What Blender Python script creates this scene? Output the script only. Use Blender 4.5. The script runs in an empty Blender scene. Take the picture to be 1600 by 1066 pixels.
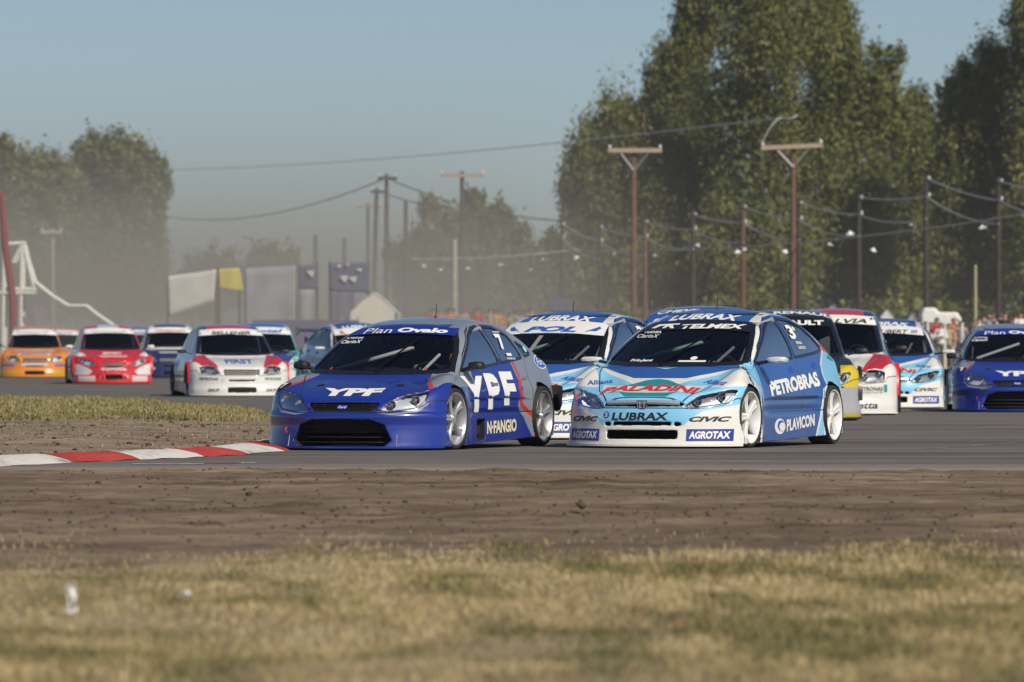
import bpy, bmesh, math, random
import numpy as np
from mathutils import Vector, Matrix
from mathutils.bvhtree import BVHTree

random.seed(7)
rng = np.random.default_rng(7)
scene = bpy.context.scene
COL = scene.collection
R = math.radians

# ------------------------------------------------------------------ camera
F_PX = 11340.0          # focal length in pixels of a 1600 px wide picture
HORIZON = 526.0
CAM_H = 1.12
cam_data = bpy.data.cameras.new("camera")
cam_data.sensor_width = 36.0
cam_data.lens = F_PX / 1600.0 * 36.0
cam_data.clip_start = 0.5
cam_data.clip_end = 9000.0
cam = bpy.data.objects.new("camera", cam_data)
COL.objects.link(cam)
cam.location = (0, 0, CAM_H)
cam.rotation_euler = (R(90) - (533.0 - HORIZON) / F_PX, 0, 0)
cam_data.dof.use_dof = True
cam_data.dof.focus_distance = 71.5
cam_data.dof.aperture_fstop = 5.6
scene.camera = cam

# ------------------------------------------------------------------ light
SUN_AZ = 143.0          # degrees, clockwise from +Y seen from above: the sun stands right and behind the camera
SUN_EL = 40.0
world = bpy.data.worlds.new("World")
scene.world = world
world.use_nodes = True
wn = world.node_tree.nodes
wl = world.node_tree.links
wn.clear()
w_out = wn.new("ShaderNodeOutputWorld")
w_bg = wn.new("ShaderNodeBackground")
w_sky = wn.new("ShaderNodeTexSky")
w_sky.sky_type = 'NISHITA'
w_sky.sun_disc = False
w_sky.sun_elevation = R(SUN_EL)
w_sky.sun_rotation = R(SUN_AZ)
w_sky.altitude = 200.0
w_sky.air_density = 0.68
w_sky.dust_density = 0.45
w_sky.ozone_density = 3.2
w_bg.inputs["Strength"].default_value = 0.070
wl.new(w_sky.outputs[0], w_bg.inputs["Color"])
wl.new(w_bg.outputs[0], w_out.inputs["Surface"])

sun_data = bpy.data.lights.new("sun", 'SUN')
sun_data.energy = 4.6
sun_data.angle = R(0.55)
sun_data.color = (1.0, 0.92, 0.79)
sun = bpy.data.objects.new("sun", sun_data)
COL.objects.link(sun)
_sd = Vector((math.sin(R(SUN_AZ)) * math.cos(R(SUN_EL)), math.cos(R(SUN_AZ)) * math.cos(R(SUN_EL)), math.sin(R(SUN_EL))))
sun.rotation_euler = _sd.to_track_quat('Z', 'Y').to_euler()
sun.location = (40, -40, 60)

scene.view_settings.view_transform = 'Standard'
scene.view_settings.look = 'None'
scene.view_settings.exposure = 0.0
scene.view_settings.gamma = 1.0
scene.view_settings.use_curve_mapping = False
scene.render.engine = 'CYCLES'
cy = scene.cycles
cy.use_denoising = True
try:
    cy.denoiser = 'OPENIMAGEDENOISE'
    cy.denoising_input_passes = 'RGB_ALBEDO_NORMAL'
except Exception:
    pass
cy.max_bounces = 6
cy.diffuse_bounces = 2
cy.glossy_bounces = 3
cy.transmission_bounces = 4
cy.transparent_max_bounces = 12
cy.volume_bounces = 1
cy.sample_clamp_indirect = 6.0
cy.caustics_reflective = False
cy.caustics_refractive = False


def px(u, v, Y):
    """World point at depth Y that a picture position stands for."""
    return Vector(((u - 800.0) / F_PX * Y, Y, CAM_H - (v - HORIZON) / F_PX * Y))


def gx(u, Y):
    return (u - 800.0) / F_PX * Y


def gz(v, Y):
    return CAM_H - (v - HORIZON) / F_PX * Y


# ------------------------------------------------------------------ naming
def tag(o, label=None, cat=None, group=None, kind=None):
    if label: o["label"] = label
    if cat: o["category"] = cat
    if group: o["group"] = group
    if kind: o["kind"] = kind
    return o


def link(name, me, parent=None, mat=None):
    o = bpy.data.objects.new(name, me)
    COL.objects.link(o)
    if parent is not None:
        o.parent = parent
    if mat is not None and me is not None and len(me.materials) == 0:
        me.materials.append(mat)
    return o


def empty(name, loc=(0, 0, 0), rz=0.0, parent=None):
    o = bpy.data.objects.new(name, None)
    o.empty_display_size = 0.2
    COL.objects.link(o)
    o.location = loc
    o.rotation_euler = (0, 0, rz)
    if parent is not None:
        o.parent = parent
    return o


def copy_tree(o, parent=None):
    c = o.copy()
    COL.objects.link(c)
    c.parent = parent
    for ch in list(o.children):
        copy_tree(ch, c)
    return c


# ------------------------------------------------------------------ materials
MATS = {}


def nt(name):
    m = bpy.data.materials.new(name)
    m.use_nodes = True
    n = m.node_tree.nodes
    n.clear()
    out = n.new("ShaderNodeOutputMaterial")
    return m, n, m.node_tree.links, out


def col4(c):
    return (c[0], c[1], c[2], 1.0)


def srgb(r, g, b):
    def f(v):
        v /= 255.0
        return v / 12.92 if v <= 0.04045 else ((v + 0.055) / 1.055) ** 2.4
    return (f(r), f(g), f(b))


def plain(name, color, rough=0.5, metal=0.0, coat=0.0, spec=0.5, noise=0.0, nscale=6.0, bump=0.0, bscale=40.0, emit=None, trans=0.0):
    if name in MATS:
        return MATS[name]
    m, n, l, out = nt(name)
    b = n.new("ShaderNodeBsdfPrincipled")
    b.inputs["Base Color"].default_value = col4(color)
    b.inputs["Roughness"].default_value = rough
    b.inputs["Metallic"].default_value = metal
    b.inputs["Specular IOR Level"].default_value = spec
    b.inputs["Coat Weight"].default_value = coat
    b.inputs["Coat Roughness"].default_value = 0.06
    if noise > 0 or bump > 0:
        tc = n.new("ShaderNodeTexCoord")
    if noise > 0:
        t = n.new("ShaderNodeTexNoise")
        t.inputs["Scale"].default_value = nscale
        t.inputs["Detail"].default_value = 5.0
        l.new(tc.outputs["Object"], t.inputs["Vector"])
        mr = n.new("ShaderNodeMapRange")
        mr.inputs[1].default_value = 0.25
        mr.inputs[2].default_value = 0.75
        mr.inputs[3].default_value = 1.0 - noise
        mr.inputs[4].default_value = 1.0 + noise
        l.new(t.outputs[0], mr.inputs[0])
        mx = n.new("ShaderNodeMix")
        mx.data_type = 'RGBA'
        mx.blend_type = 'MULTIPLY'
        mx.inputs[0].default_value = 1.0
        mx.inputs[6].default_value = col4(color)
        l.new(mr.outputs[0], mx.inputs[7])
        l.new(mx.outputs[2], b.inputs["Base Color"])
    if bump > 0:
        t2 = n.new("ShaderNodeTexNoise")
        t2.inputs["Scale"].default_value = bscale
        t2.inputs["Detail"].default_value = 4.0
        l.new(tc.outputs["Object"], t2.inputs["Vector"])
        bp = n.new("ShaderNodeBump")
        bp.inputs["Strength"].default_value = bump
        bp.inputs["Distance"].default_value = 0.02
        l.new(t2.outputs[0], bp.inputs["Height"])
        l.new(bp.outputs[0], b.inputs["Normal"])
    if emit:
        b.inputs["Emission Color"].default_value = col4(color)
        b.inputs["Emission Strength"].default_value = emit
    l.new(b.outputs[0], out.inputs["Surface"])
    MATS[name] = m
    return m


def glass_mat(name, tint, rough=0.02, gloss=0.9):
    if name in MATS:
        return MATS[name]
    m, n, l, out = nt(name)
    tr = n.new("ShaderNodeBsdfTransparent")
    tr.inputs[0].default_value = col4(tint)
    gl = n.new("ShaderNodeBsdfGlossy")
    gl.inputs["Roughness"].default_value = rough
    gl.inputs[0].default_value = (gloss, gloss, gloss, 1)
    fr = n.new("ShaderNodeFresnel")
    fr.inputs[0].default_value = 1.5
    mx = n.new("ShaderNodeMixShader")
    l.new(fr.outputs[0], mx.inputs[0])
    l.new(tr.outputs[0], mx.inputs[1])
    l.new(gl.outputs[0], mx.inputs[2])
    l.new(mx.outputs[0], out.inputs["Surface"])
    MATS[name] = m
    return m


def paint(name, base, layers, rough=0.32, metal=0.0, coat=1.0):
    """Car paint: base colour, then printed colour fields l0, l1 ... whose outlines are signed distances kept on the mesh; g0..g3 are shut lines."""
    m, n, l, out = nt(name)
    b = n.new("ShaderNodeBsdfPrincipled")
    b.inputs["Roughness"].default_value = rough
    b.inputs["Coat Weight"].default_value = coat
    b.inputs["Coat Roughness"].default_value = 0.04
    b.inputs["Metallic"].default_value = metal
    cur = None
    rgb = n.new("ShaderNodeRGB")
    rgb.outputs[0].default_value = col4(base)
    cur = rgb.outputs[0]
    for i, c in enumerate(layers):
        a = n.new("ShaderNodeAttribute")
        a.attribute_name = "l%d" % i
        g = n.new("ShaderNodeMath")
        g.operation = 'LESS_THAN'
        g.inputs[1].default_value = 0.0
        l.new(a.outputs["Fac"], g.inputs[0])
        mx = n.new("ShaderNodeMix")
        mx.data_type = 'RGBA'
        mx.inputs[7].default_value = col4(c)
        l.new(g.outputs[0], mx.inputs[0])
        l.new(cur, mx.inputs[6])
        cur = mx.outputs[2]
    for i in range(4):
        a = n.new("ShaderNodeAttribute")
        a.attribute_name = "g%d" % i
        ab = n.new("ShaderNodeMath")
        ab.operation = 'ABSOLUTE'
        l.new(a.outputs["Fac"], ab.inputs[0])
        g = n.new("ShaderNodeMath")
        g.operation = 'LESS_THAN'
        g.inputs[1].default_value = 0.0055
        l.new(ab.outputs[0], g.inputs[0])
        mx = n.new("ShaderNodeMix")
        mx.data_type = 'RGBA'
        mx.inputs[7].default_value = (0.01, 0.01, 0.012, 1)
        l.new(g.outputs[0], mx.inputs[0])
        l.new(cur, mx.inputs[6])
        cur = mx.outputs[2]
    # road dust: a faint film
    tc = n.new("ShaderNodeTexCoord")
    t = n.new("ShaderNodeTexNoise")
    t.inputs["Scale"].default_value = 3.0
    t.inputs["Detail"].default_value = 6.0
    l.new(tc.outputs["Object"], t.inputs["Vector"])
    sp = n.new("ShaderNodeSeparateXYZ")
    l.new(tc.outputs["Object"], sp.inputs[0])
    mr = n.new("ShaderNodeMapRange")
    mr.inputs[1].default_value = 0.0
    mr.inputs[2].default_value = 0.55
    mr.inputs[3].default_value = 0.12
    mr.inputs[4].default_value = 0.08
    l.new(sp.outputs[2], mr.inputs[0])
    mu = n.new("ShaderNodeMath")
    mu.operation = 'MULTIPLY'
    l.new(mr.outputs[0], mu.inputs[0])
    l.new(t.outputs[0], mu.inputs[1])
    mu2 = n.new("ShaderNodeMath")
    mu2.operation = 'MULTIPLY'
    mu2.inputs[1].default_value = 0.45
    l.new(mu.outputs[0], mu2.inputs[0])
    mx = n.new("ShaderNodeMix")
    mx.data_type = 'RGBA'
    mx.inputs[7].default_value = (0.20, 0.16, 0.12, 1)
    l.new(mu2.outputs[0], mx.inputs[0])
    l.new(cur, mx.inputs[6])
    l.new(mx.outputs[2], b.inputs["Base Color"])
    rr = n.new("ShaderNodeMath")
    rr.operation = 'MULTIPLY_ADD'
    rr.inputs[1].default_value = 0.7
    rr.inputs[2].default_value = 0.05
    l.new(mu.outputs[0], rr.inputs[0])
    l.new(rr.outputs[0], b.inputs["Coat Roughness"])
    l.new(b.outputs[0], out.inputs["Surface"])
    return m


# ------------------------------------------------------------------ mesh helpers
class MB:
    """Collects simple shapes into one mesh."""
    def __init__(self):
        self.v, self.f = [], []

    def quad(self, a, b, c, d):
        i = len(self.v)
        self.v += [tuple(a), tuple(b), tuple(c), tuple(d)]
        self.f.append((i, i + 1, i + 2, i + 3))

    def box(self, c, s, rz=0.0, ry=0.0):
        i = len(self.v)
        m = Matrix.Rotation(rz, 3, 'Z') @ Matrix.Rotation(ry, 3, 'Y')
        for dx in (-.5, .5):
            for dy in (-.5, .5):
                for dz in (-.5, .5):
                    p = m @ Vector((dx * s[0], dy * s[1], dz * s[2])) + Vector(c)
                    self.v.append(tuple(p))
        for q in ((0, 1, 3, 2), (4, 6, 7, 5), (0, 4, 5, 1), (2, 3, 7, 6), (0, 2, 6, 4), (1, 5, 7, 3)):
            self.f.append(tuple(i + k for k in q))

    def tube(self, pts, rad, n=8, caps=True):
        pts = [Vector(p) for p in pts]
        rads = rad if isinstance(rad, (list, tuple)) else [rad] * len(pts)
        base = len(self.v)
        up = Vector((0, 0, 1))
        for k, p in enumerate(pts):
            t = (pts[min(k + 1, len(pts) - 1)] - pts[max(k - 1, 0)]).normalized()
            a = t.cross(up)
            if a.length < 1e-3:
                a = t.cross(Vector((1, 0, 0)))
            a.normalize()
            b = a.cross(t).normalized()
            for j in range(n):
                an = 2 * math.pi * j / n
                self.v.append(tuple(p + (a * math.cos(an) + b * math.sin(an)) * rads[k]))
        for k in range(len(pts) - 1):
            for j in range(n):
                j2 = (j + 1) % n
                self.f.append((base + k * n + j, base + k * n + j2, base + (k + 1) * n + j2, base + (k + 1) * n + j))
        if caps:
            self.f.append(tuple(base + j for j in range(n))[::-1])
            e = base + (len(pts) - 1) * n
            self.f.append(tuple(e + j for j in range(n)))

    def lathe(self, prof, n=32, axis='Y', c=(0, 0, 0), closed=False):
        """prof: list of (r, h); spun about the axis."""
        base = len(self.v)
        for r, h in prof:
            for j in range(n):
                a = 2 * math.pi * j / n
                if axis == 'Y':
                    p = (r * math.cos(a), h, r * math.sin(a))
                elif axis == 'X':
                    p = (h, r * math.cos(a), r * math.sin(a))
                else:
                    p = (r * math.cos(a), r * math.sin(a), h)
                self.v.append((p[0] + c[0], p[1] + c[1], p[2] + c[2]))
        m = len(prof)
        for k in range(m if closed else m - 1):
            k2 = (k + 1) % m
            for j in range(n):
                j2 = (j + 1) % n
                self.f.append((base + k * n + j, base + k2 * n + j, base + k2 * n + j2, base + k * n + j2))

    def prism(self, poly, fn0, fn1):
        """Outline poly (2-D) carried to two places by fn0 and fn1 and closed."""
        i = len(self.v)
        n = len(poly)
        self.v += [tuple(fn0(*p)) for p in poly] + [tuple(fn1(*p)) for p in poly]
        self.f.append(tuple(i + k for k in range(n)))
        self.f.append(tuple(i + n + k for k in reversed(range(n))))
        for k in range(n):
            k2 = (k + 1) % n
            self.f.append((i + k, i + n + k, i + n + k2, i + k2))

    def mesh(self, name, mat=None, smooth=False, fix=True):
        me = bpy.data.meshes.new(name)
        me.from_pydata(self.v, [], self.f)
        if fix:
            bm = bmesh.new()
            bm.from_mesh(me)
            bmesh.ops.recalc_face_normals(bm, faces=bm.faces)
            bm.to_mesh(me)
            bm.free()
        if smooth:
            me.shade_smooth()
            me.set_sharp_from_angle(angle=R(40))
        if mat:
            me.materials.append(mat)
        return me

    def build(self, name, mat=None, parent=None, smooth=False):
        return link(name, self.mesh(name, mat, smooth), parent)


def np_mesh(name, verts, faces, mat=None, smooth=False):
    """Mesh from numpy arrays; faces all with the same corner count."""
    me = bpy.data.meshes.new(name)
    verts = np.asarray(verts, dtype=np.float32)
    faces = np.asarray(faces, dtype=np.int32)
    k = faces.shape[1]
    me.vertices.add(len(verts))
    me.vertices.foreach_set("co", verts.ravel())
    me.loops.add(faces.size)
    me.loops.foreach_set("vertex_index", faces.ravel())
    me.polygons.add(len(faces))
    me.polygons.foreach_set("loop_start", np.arange(0, faces.size, k, dtype=np.int32))
    me.update(calc_edges=True)
    if smooth:
        me.polygons.foreach_set("use_smooth", np.ones(len(faces), dtype=bool))
    if mat:
        me.materials.append(mat)
    return me


def vnoise(x, y, seed=0):
    """Smooth value noise on arrays, about -1..1."""
    xi = np.floor(x).astype(np.int64)
    yi = np.floor(y).astype(np.int64)
    xf = x - xi
    yf = y - yi

    def h(a, b):
        n = (a * 374761393 + b * 668265263 + seed * 1442695041) & 0x7fffffff
        n = ((n ^ (n >> 13)) * 1274126177) & 0x7fffffff
        n = n ^ (n >> 16)
        return (n & 0xffff) / 32767.5 - 1.0
    u = xf * xf * (3 - 2 * xf)
    v = yf * yf * (3 - 2 * yf)
    return (h(xi, yi) * (1 - u) + h(xi + 1, yi) * u) * (1 - v) + (h(xi, yi + 1) * (1 - u) + h(xi + 1, yi + 1) * u) * v


def fbm(x, y, oct=4, seed=0):
    s, a, t = 0.0, 1.0, 0.0
    for o in range(oct):
        s = s + a * vnoise(x * 2 ** o, y * 2 ** o, seed + o * 17)
        t += a
        a *= 0.5
    return s / t

# ------------------------------------------------------------------ car bodies: distance fields meshed into shells
def cubic(pts):
    pts = sorted(pts)
    xs = np.array([p[0] for p in pts], float)
    ys = np.array([p[1] for p in pts], float)
    h = np.diff(xs)
    d = np.diff(ys) / h
    m = np.zeros_like(xs)
    m[0], m[-1] = d[0], d[-1]
    for i in range(1, len(xs) - 1):
        m[i] = 0.0 if d[i - 1] * d[i] <= 0 else 2 * d[i - 1] * d[i] / (d[i - 1] + d[i])

    X = np.linspace(xs[0], xs[-1], 1500)
    k = np.clip(np.searchsorted(xs, X) - 1, 0, len(h) - 1)
    t = (X - xs[k]) / h[k]
    t2, t3 = t * t, t * t * t
    Yv = (2 * t3 - 3 * t2 + 1) * ys[k] + (t3 - 2 * t2 + t) * h[k] * m[k] + (-2 * t3 + 3 * t2) * ys[k + 1] + (t3 - t2) * h[k] * m[k + 1]
    return lambda x: np.interp(x, X, Yv)


def smax(a, b, k):
    h = np.maximum(k - np.abs(a - b), 0) / k
    return np.maximum(a, b) + h * h * k * 0.25


def smin(a, b, k):
    return -smax(-a, -b, k)


def sd_poly(x, y, poly):
    p = np.array(poly, float)
    n = len(p)
    d = None
    s = None
    for i in range(n):
        a = p[i]
        b = p[(i + 1) % n]
        ex, ey = b - a
        wx, wy = x - a[0], y - a[1]
        t = np.clip((wx * ex + wy * ey) / (ex * ex + ey * ey + 1e-12), 0, 1)
        dx, dy = wx - ex * t, wy - ey * t
        dd = dx * dx + dy * dy
        d = dd if d is None else np.minimum(d, dd)
        c1 = (a[1] <= y) & (b[1] > y) & (ex * wy - ey * wx > 0)
        c2 = (a[1] > y) & (b[1] <= y) & (ex * wy - ey * wx < 0)
        c = c1 | c2
        s = c if s is None else s ^ c
    return np.where(s, -1.0, 1.0) * np.sqrt(d)


def surface_net(f, lo, hi, res):
    """Mesh the zero level of f(x, y, z), symmetric in y. Returns verts, quads."""
    xs = np.arange(lo[0], hi[0], res)
    yh = np.arange(res * 0.5, hi[1], res)
    zs = np.arange(lo[2], hi[2], res)
    vh = f(xs[:, None, None], yh[None, :, None], zs[None, None, :]).astype(np.float32)
    v = np.concatenate([vh[:, ::-1, :], vh], axis=1)
    ys = np.concatenate([-yh[::-1], yh])
    ins = v < 0
    cnt = np.zeros(tuple(s - 1 for s in v.shape), np.uint8)
    for i in (0, 1):
        for j in (0, 1):
            for k in (0, 1):
                cnt += ins[i:v.shape[0] - 1 + i, j:v.shape[1] - 1 + j, k:v.shape[2] - 1 + k]
    ci = np.argwhere((cnt > 0) & (cnt < 8))
    idx = -np.ones(cnt.shape, np.int32)
    idx[ci[:, 0], ci[:, 1], ci[:, 2]] = np.arange(len(ci))
    acc = np.zeros((len(ci), 3))
    num = np.zeros(len(ci))
    cor = [(i, j, k) for i in (0, 1) for j in (0, 1) for k in (0, 1)]
    for a in range(8):
        for b in range(a + 1, 8):
            da = np.array(cor[a])
            db = np.array(cor[b])
            if np.abs(da - db).sum() != 1:
                continue
            va = v[ci[:, 0] + da[0], ci[:, 1] + da[1], ci[:, 2] + da[2]]
            vb = v[ci[:, 0] + db[0], ci[:, 1] + db[1], ci[:, 2] + db[2]]
            m = (va < 0) != (vb < 0)
            t = np.where(m, va / np.where(m, va - vb, 1), 0)
            acc += np.where(m[:, None], da + (db - da) * t[:, None], 0)
            num += m
    pos = ci + acc / num[:, None]
    V = np.stack([xs[0] + pos[:, 0] * res, ys[0] + pos[:, 1] * res, zs[0] + pos[:, 2] * res], 1)
    Q = []
    for ax in range(3):
        o1, o2 = [(1, 2), (2, 0), (0, 1)][ax]
        sl_a = [slice(None)] * 3
        sl_b = [slice(None)] * 3
        sl_a[ax] = slice(0, -1)
        sl_b[ax] = slice(1, None)
        a = ins[tuple(sl_a)]
        b = ins[tuple(sl_b)]
        e = np.argwhere(a != b)
        ok = (e[:, o1] > 0) & (e[:, o2] > 0) & (e[:, o1] < v.shape[o1] - 1) & (e[:, o2] < v.shape[o2] - 1)
        e = e[ok]
        flip = a[e[:, 0], e[:, 1], e[:, 2]]
        u1 = np.zeros(3, int)
        u1[o1] = 1
        u2 = np.zeros(3, int)
        u2[o2] = 1

        def g(q):
            return idx[q[:, 0], q[:, 1], q[:, 2]]
        q = np.stack([g(e - u1 - u2), g(e - u2), g(e), g(e - u1)], 1)
        q = np.where(flip[:, None], q, q[:, ::-1])
        Q.append(q)
    return V, np.concatenate(Q)


def gradient(f, P, e):
    x, y, z = P[:, 0], P[:, 1], P[:, 2]
    return np.stack([f(x + e, y, z) - f(x - e, y, z), f(x, y + e, z) - f(x, y - e, z), f(x, y, z + e) - f(x, y, z - e)], 1) / (2 * e)


def unit(g):
    return g / np.maximum(np.linalg.norm(g, axis=1), 1e-6)[:, None]


def polish(f, V, res, it=2):
    """Pull net vertices onto the surface; return them with exact normals."""
    e = res * 0.35
    for _ in range(it):
        g = gradient(f, V, e)
        n2 = np.maximum((g * g).sum(1), 0.05)
        st = (f(V[:, 0], V[:, 1], V[:, 2]) / n2)[:, None] * g
        ln = np.linalg.norm(st, axis=1)
        st *= np.minimum(1, res * 0.4 / np.maximum(ln, 1e-9))[:, None]
        V = V - st
    return V, unit(gradient(f, V, e))


class Shape:
    """One kind of saloon. x forward, y to the car's left, z up, origin on the ground between the axles."""
    def __init__(s, P, res):
        s.P = P
        s.res = res
        s.top = cubic(P['top'])
        s.nose = cubic(P['nose'])
        s.tail = cubic(P['tail'])
        s.wx = cubic(P['wx'])
        s.wz = cubic(P['wz'])
        s.wg = cubic(P['wg'])
        s.roof = cubic(P['roof'])
        s.zb = cubic(P['zb'])
        s.wsx = cubic(P['wsx'])      # windscreen: z -> x on the centre line
        s.bkx = cubic(P['bkx'])
        s.build()

    def lower(s, x, y, z):
        P = s.P
        ay = np.abs(y)
        fr = np.clip((x - 0.75) / 0.5, 0, 1)
        H = s.top(x) - P['crown'] * (ay / 0.8) ** 2.2 * (1 - 0.35 * fr)
        H = H + 0.055 * np.exp(-((x - P['fa']) / 0.42) ** 2 - ((ay - 0.80) / 0.16) ** 2)
        H = H + P.get('crease', 0.012) * np.exp(-((ay - 0.30 - 0.16 * (1.9 - x)) / 0.06) ** 2) * np.clip((x - 0.9) * 3, 0, 1)
        W = s.wx(x) + s.wz(z)
        W = W + 0.035 * np.exp(-((x - P['fa']) / 0.40) ** 4) * np.clip((0.72 - z) / 0.12, 0, 1)
        W = W + 0.060 * np.exp(-((x - P['ra']) / 0.44) ** 4) * np.clip((0.74 - z) / 0.14, 0, 1)
        W = W - 0.012 * np.exp(-((z - P.get('rub', 0.36)) / 0.03) ** 2) * np.exp(-((x + 0.05) / 0.85) ** 8)
        XF = s.nose(z) - P['bow'] * (ay / 0.93) ** P['bowp']
        XT = s.tail(z) + 0.34 * (ay / 0.9) ** 2.8
        d = smax((ay - W), (x - XF) * 0.80, P.get('kc', 0.09))
        d = smax(d, (XT - x) * 0.85, 0.14)
        d = smax(d, (z - H) * 0.93, P.get('kt', 0.07))
        return np.maximum(d, s.zb(x) - z)

    def green(s, x, y, z, roof=True):
        P = s.P
        ay = np.abs(y)
        Wg = s.wg(z) - 0.05 * np.clip((np.abs(x + 0.35) - 0.6) / 0.9, 0, 1.5) ** 2
        dx = (x - (s.wsx(z) - P['wsbow'] * (ay / 0.7) ** 2.2)) * 0.62
        db = ((s.bkx(z) + 0.16 * (ay / 0.7) ** 2.2) - x) * 0.5
        d = smax((ay - Wg) * 0.92, dx, 0.06)
        d = smax(d, db, 0.07)
        if roof:
            d = smax(d, z - (s.roof(x) - P['rcrown'] * (ay / 0.55) ** 2.2), 0.06)
        return d

    def outer(s, x, y, z):
        d = s.lower(x, y, z)
        g = np.maximum(s.green(x, y, z), 0.5 - z)
        d = smin(d, g, 0.035)
        for ex in s.P.get('extra', []):
            d = ex(s, x, y, z, d)
        return d

    def cuts(s, x, y, z, o):
        """Everything taken out of the solid: cabin, windows, wheel arches, openings (positive = removed)."""
        P = s.P
        ay = np.abs(y)
        g = smax(s.green(x, ay, z) + 0.035, ay - 0.70, 0.05)
        d = -np.maximum(np.maximum(g, 0.30 - z), np.maximum(x - P['dash'], -1.15 - x))
        ws = np.maximum(sd_poly(y, z, P['ws']), 0.05 - x)
        d = np.maximum(d, -np.maximum(ws, np.maximum(-(o + 0.09), P['cowl'] - z)))
        for poly in P['sw']:
            d = np.maximum(d, -np.maximum(sd_poly(x, z, poly), 0.30 - ay))
        for xa, ra in ((P['fa'], P['arf']), (P['ra'], P['arr'])):
            c = np.sqrt((x - xa) ** 2 + (z - 0.305) ** 2) - ra
            d = np.maximum(d, -np.maximum(c, 0.60 - ay))
        for poly, dep in P['front_cut']:
            w = np.maximum(sd_poly(ay, z, poly), 1.2 - x)
            d = np.maximum(d, -np.maximum(w, -(o + dep)))
        for poly, dep in P.get('side_cut', []):
            w = np.maximum(sd_poly(x, z, poly), 0.3 - ay)
            d = np.maximum(d, -np.maximum(w, -(o + dep)))
        return d

    def full(s, x, y, z):
        o = s.outer(x, y, z)
        return np.maximum(o, s.cuts(x, y, z, o))

    def build(s):
        lo, hi = (-2.45, 0, -0.02), (2.45, 1.06, 1.52)
        V, Q = surface_net(s.full, lo, hi, s.res)
        x, y, z = V.T
        o = s.outer(x, y, z)
        keep = s.cuts(x, y, z, o) < o - s.res * 1.1
        N = np.zeros_like(V)
        V[keep], N[keep] = polish(s.outer, V[keep], s.res)
        N[~keep] = unit(gradient(s.full, V[~keep], s.res * 0.9))
        s.V, s.N = V, N
        s.Q = Q
        c = s.V[Q].mean(1)
        s.C = c
        s.FN = s.N[Q].mean(1)
        od = s.outer(c[:, 0], c[:, 1], c[:, 2])
        s.skin = od > -0.008
        V2, Q2 = surface_net(s.outer, lo, hi, 0.026)
        V2, N2 = polish(s.outer, V2, 0.026, 2)
        s.bvh = BVHTree.FromPolygons(V2.tolist(), Q2.tolist())
        # panels
        P = s.P
        x, y, z = s.V.T
        ay = np.abs(y)
        big = 1.0
        side = np.maximum(0, 0.55 - ay) * 20
        s.gap = [sd_poly(x, z, P['door_f']) + side, sd_poly(x, z, P['door_r']) + side,
                 np.where((s.N[:, 2] > 0.15) & (x > 0.6), sd_poly(x, ay, P['hood']), big),
                 np.where((s.outer(x, y, z) > -0.012) & (x > 1.2), np.maximum(z - cubic(P['bump'])(ay), P['fa'] + 0.30 - x), big)]

    def part_ids(s):
        P = s.P
        c, n = s.C, s.FN
        x, y, z = c.T
        ay = np.abs(y)
        pid = np.full(len(c), 'body_shell', dtype='U24')
        b = np.maximum(z - cubic(P['bump'])(ay), P['fa'] + 0.30 - x) < 0
        pid[(sd_poly(x, ay, P['hood']) < 0) & (n[:, 2] > 0.15) & ~b] = 'hood'
        pid[b] = 'front_bumper'
        for k, pl in (('f', P['door_f']), ('r', P['door_r'])):
            m = (sd_poly(x, z, pl) < 0) & (ay > 0.55)
            pid[m & (y > 0)] = 'door_l' + k
            pid[m & (y < 0)] = 'door_r' + k
        pid[~s.skin] = 'liner'
        hl = np.zeros(len(c), bool)
        for poly in P['lamp']:
            hl |= (sd_poly(ay, z, poly) < 0.012) & (x > 1.2)
        pid[(~s.skin) & hl] = 'lamp_bowl'
        return pid


def submesh(name, s, fmask, mat, attrs, both=None):
    q = s.Q[fmask]
    used = np.unique(q)
    remap = np.zeros(len(s.V), np.int32)
    remap[used] = np.arange(len(used))
    me = np_mesh(name, s.V[used], remap[q], mat, smooth=True)
    for k, a in attrs.items():
        at = me.attributes.new(k, 'FLOAT', 'POINT')
        at.data.foreach_set("value", a[used].astype(np.float32))
    me.normals_split_custom_set_from_vertices(s.N[used].tolist())
    return me


# ------------------------------------------------------------------ flat print and panes laid onto a body
def dens(bm, step):
    us = [v.co.x for v in bm.verts]
    vs = [v.co.y for v in bm.verts]
    if not us:
        return
    for lo, hi, no in ((min(us), max(us), (1, 0, 0)), (min(vs), max(vs), (0, 1, 0))):
        k = math.floor(lo / step) + 1
        while k * step < hi:
            c = Vector(no) * (k * step)
            bmesh.ops.bisect_plane(bm, geom=bm.verts[:] + bm.edges[:] + bm.faces[:], plane_co=c, plane_no=no, dist=1e-6)
            k += 1


PROJ = {
    'front': (lambda u, v: (5.0, u, v), (-1, 0, 0)),
    'top': (lambda u, v: (-v, u, 5.0), (0, 0, -1)),
    'left': (lambda u, v: (-u, 5.0, v), (0, -1, 0)),
    'right': (lambda u, v: (u, -5.0, v), (0, 1, 0)),
    'rear': (lambda u, v: (-5.0, -u, v), (1, 0, 0)),
}


def lay(bm, bvh, proj, off, step):
    """Move a flat drawing (u, v) onto the body."""
    dens(bm, step)
    fn, d = PROJ[proj]
    d = Vector(d)
    dead = []
    for v in bm.verts:
        hit = bvh.ray_cast(Vector(fn(v.co.x, v.co.y)), d)
        if hit[0] is None:
            dead.append(v)
            continue
        n = hit[1]
        if n.dot(d) > 0:
            n = -n
        v.co = hit[0] + n * off
    if dead:
        bmesh.ops.delete(bm, geom=dead, context='VERTS')


TEXTS = {}


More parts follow.
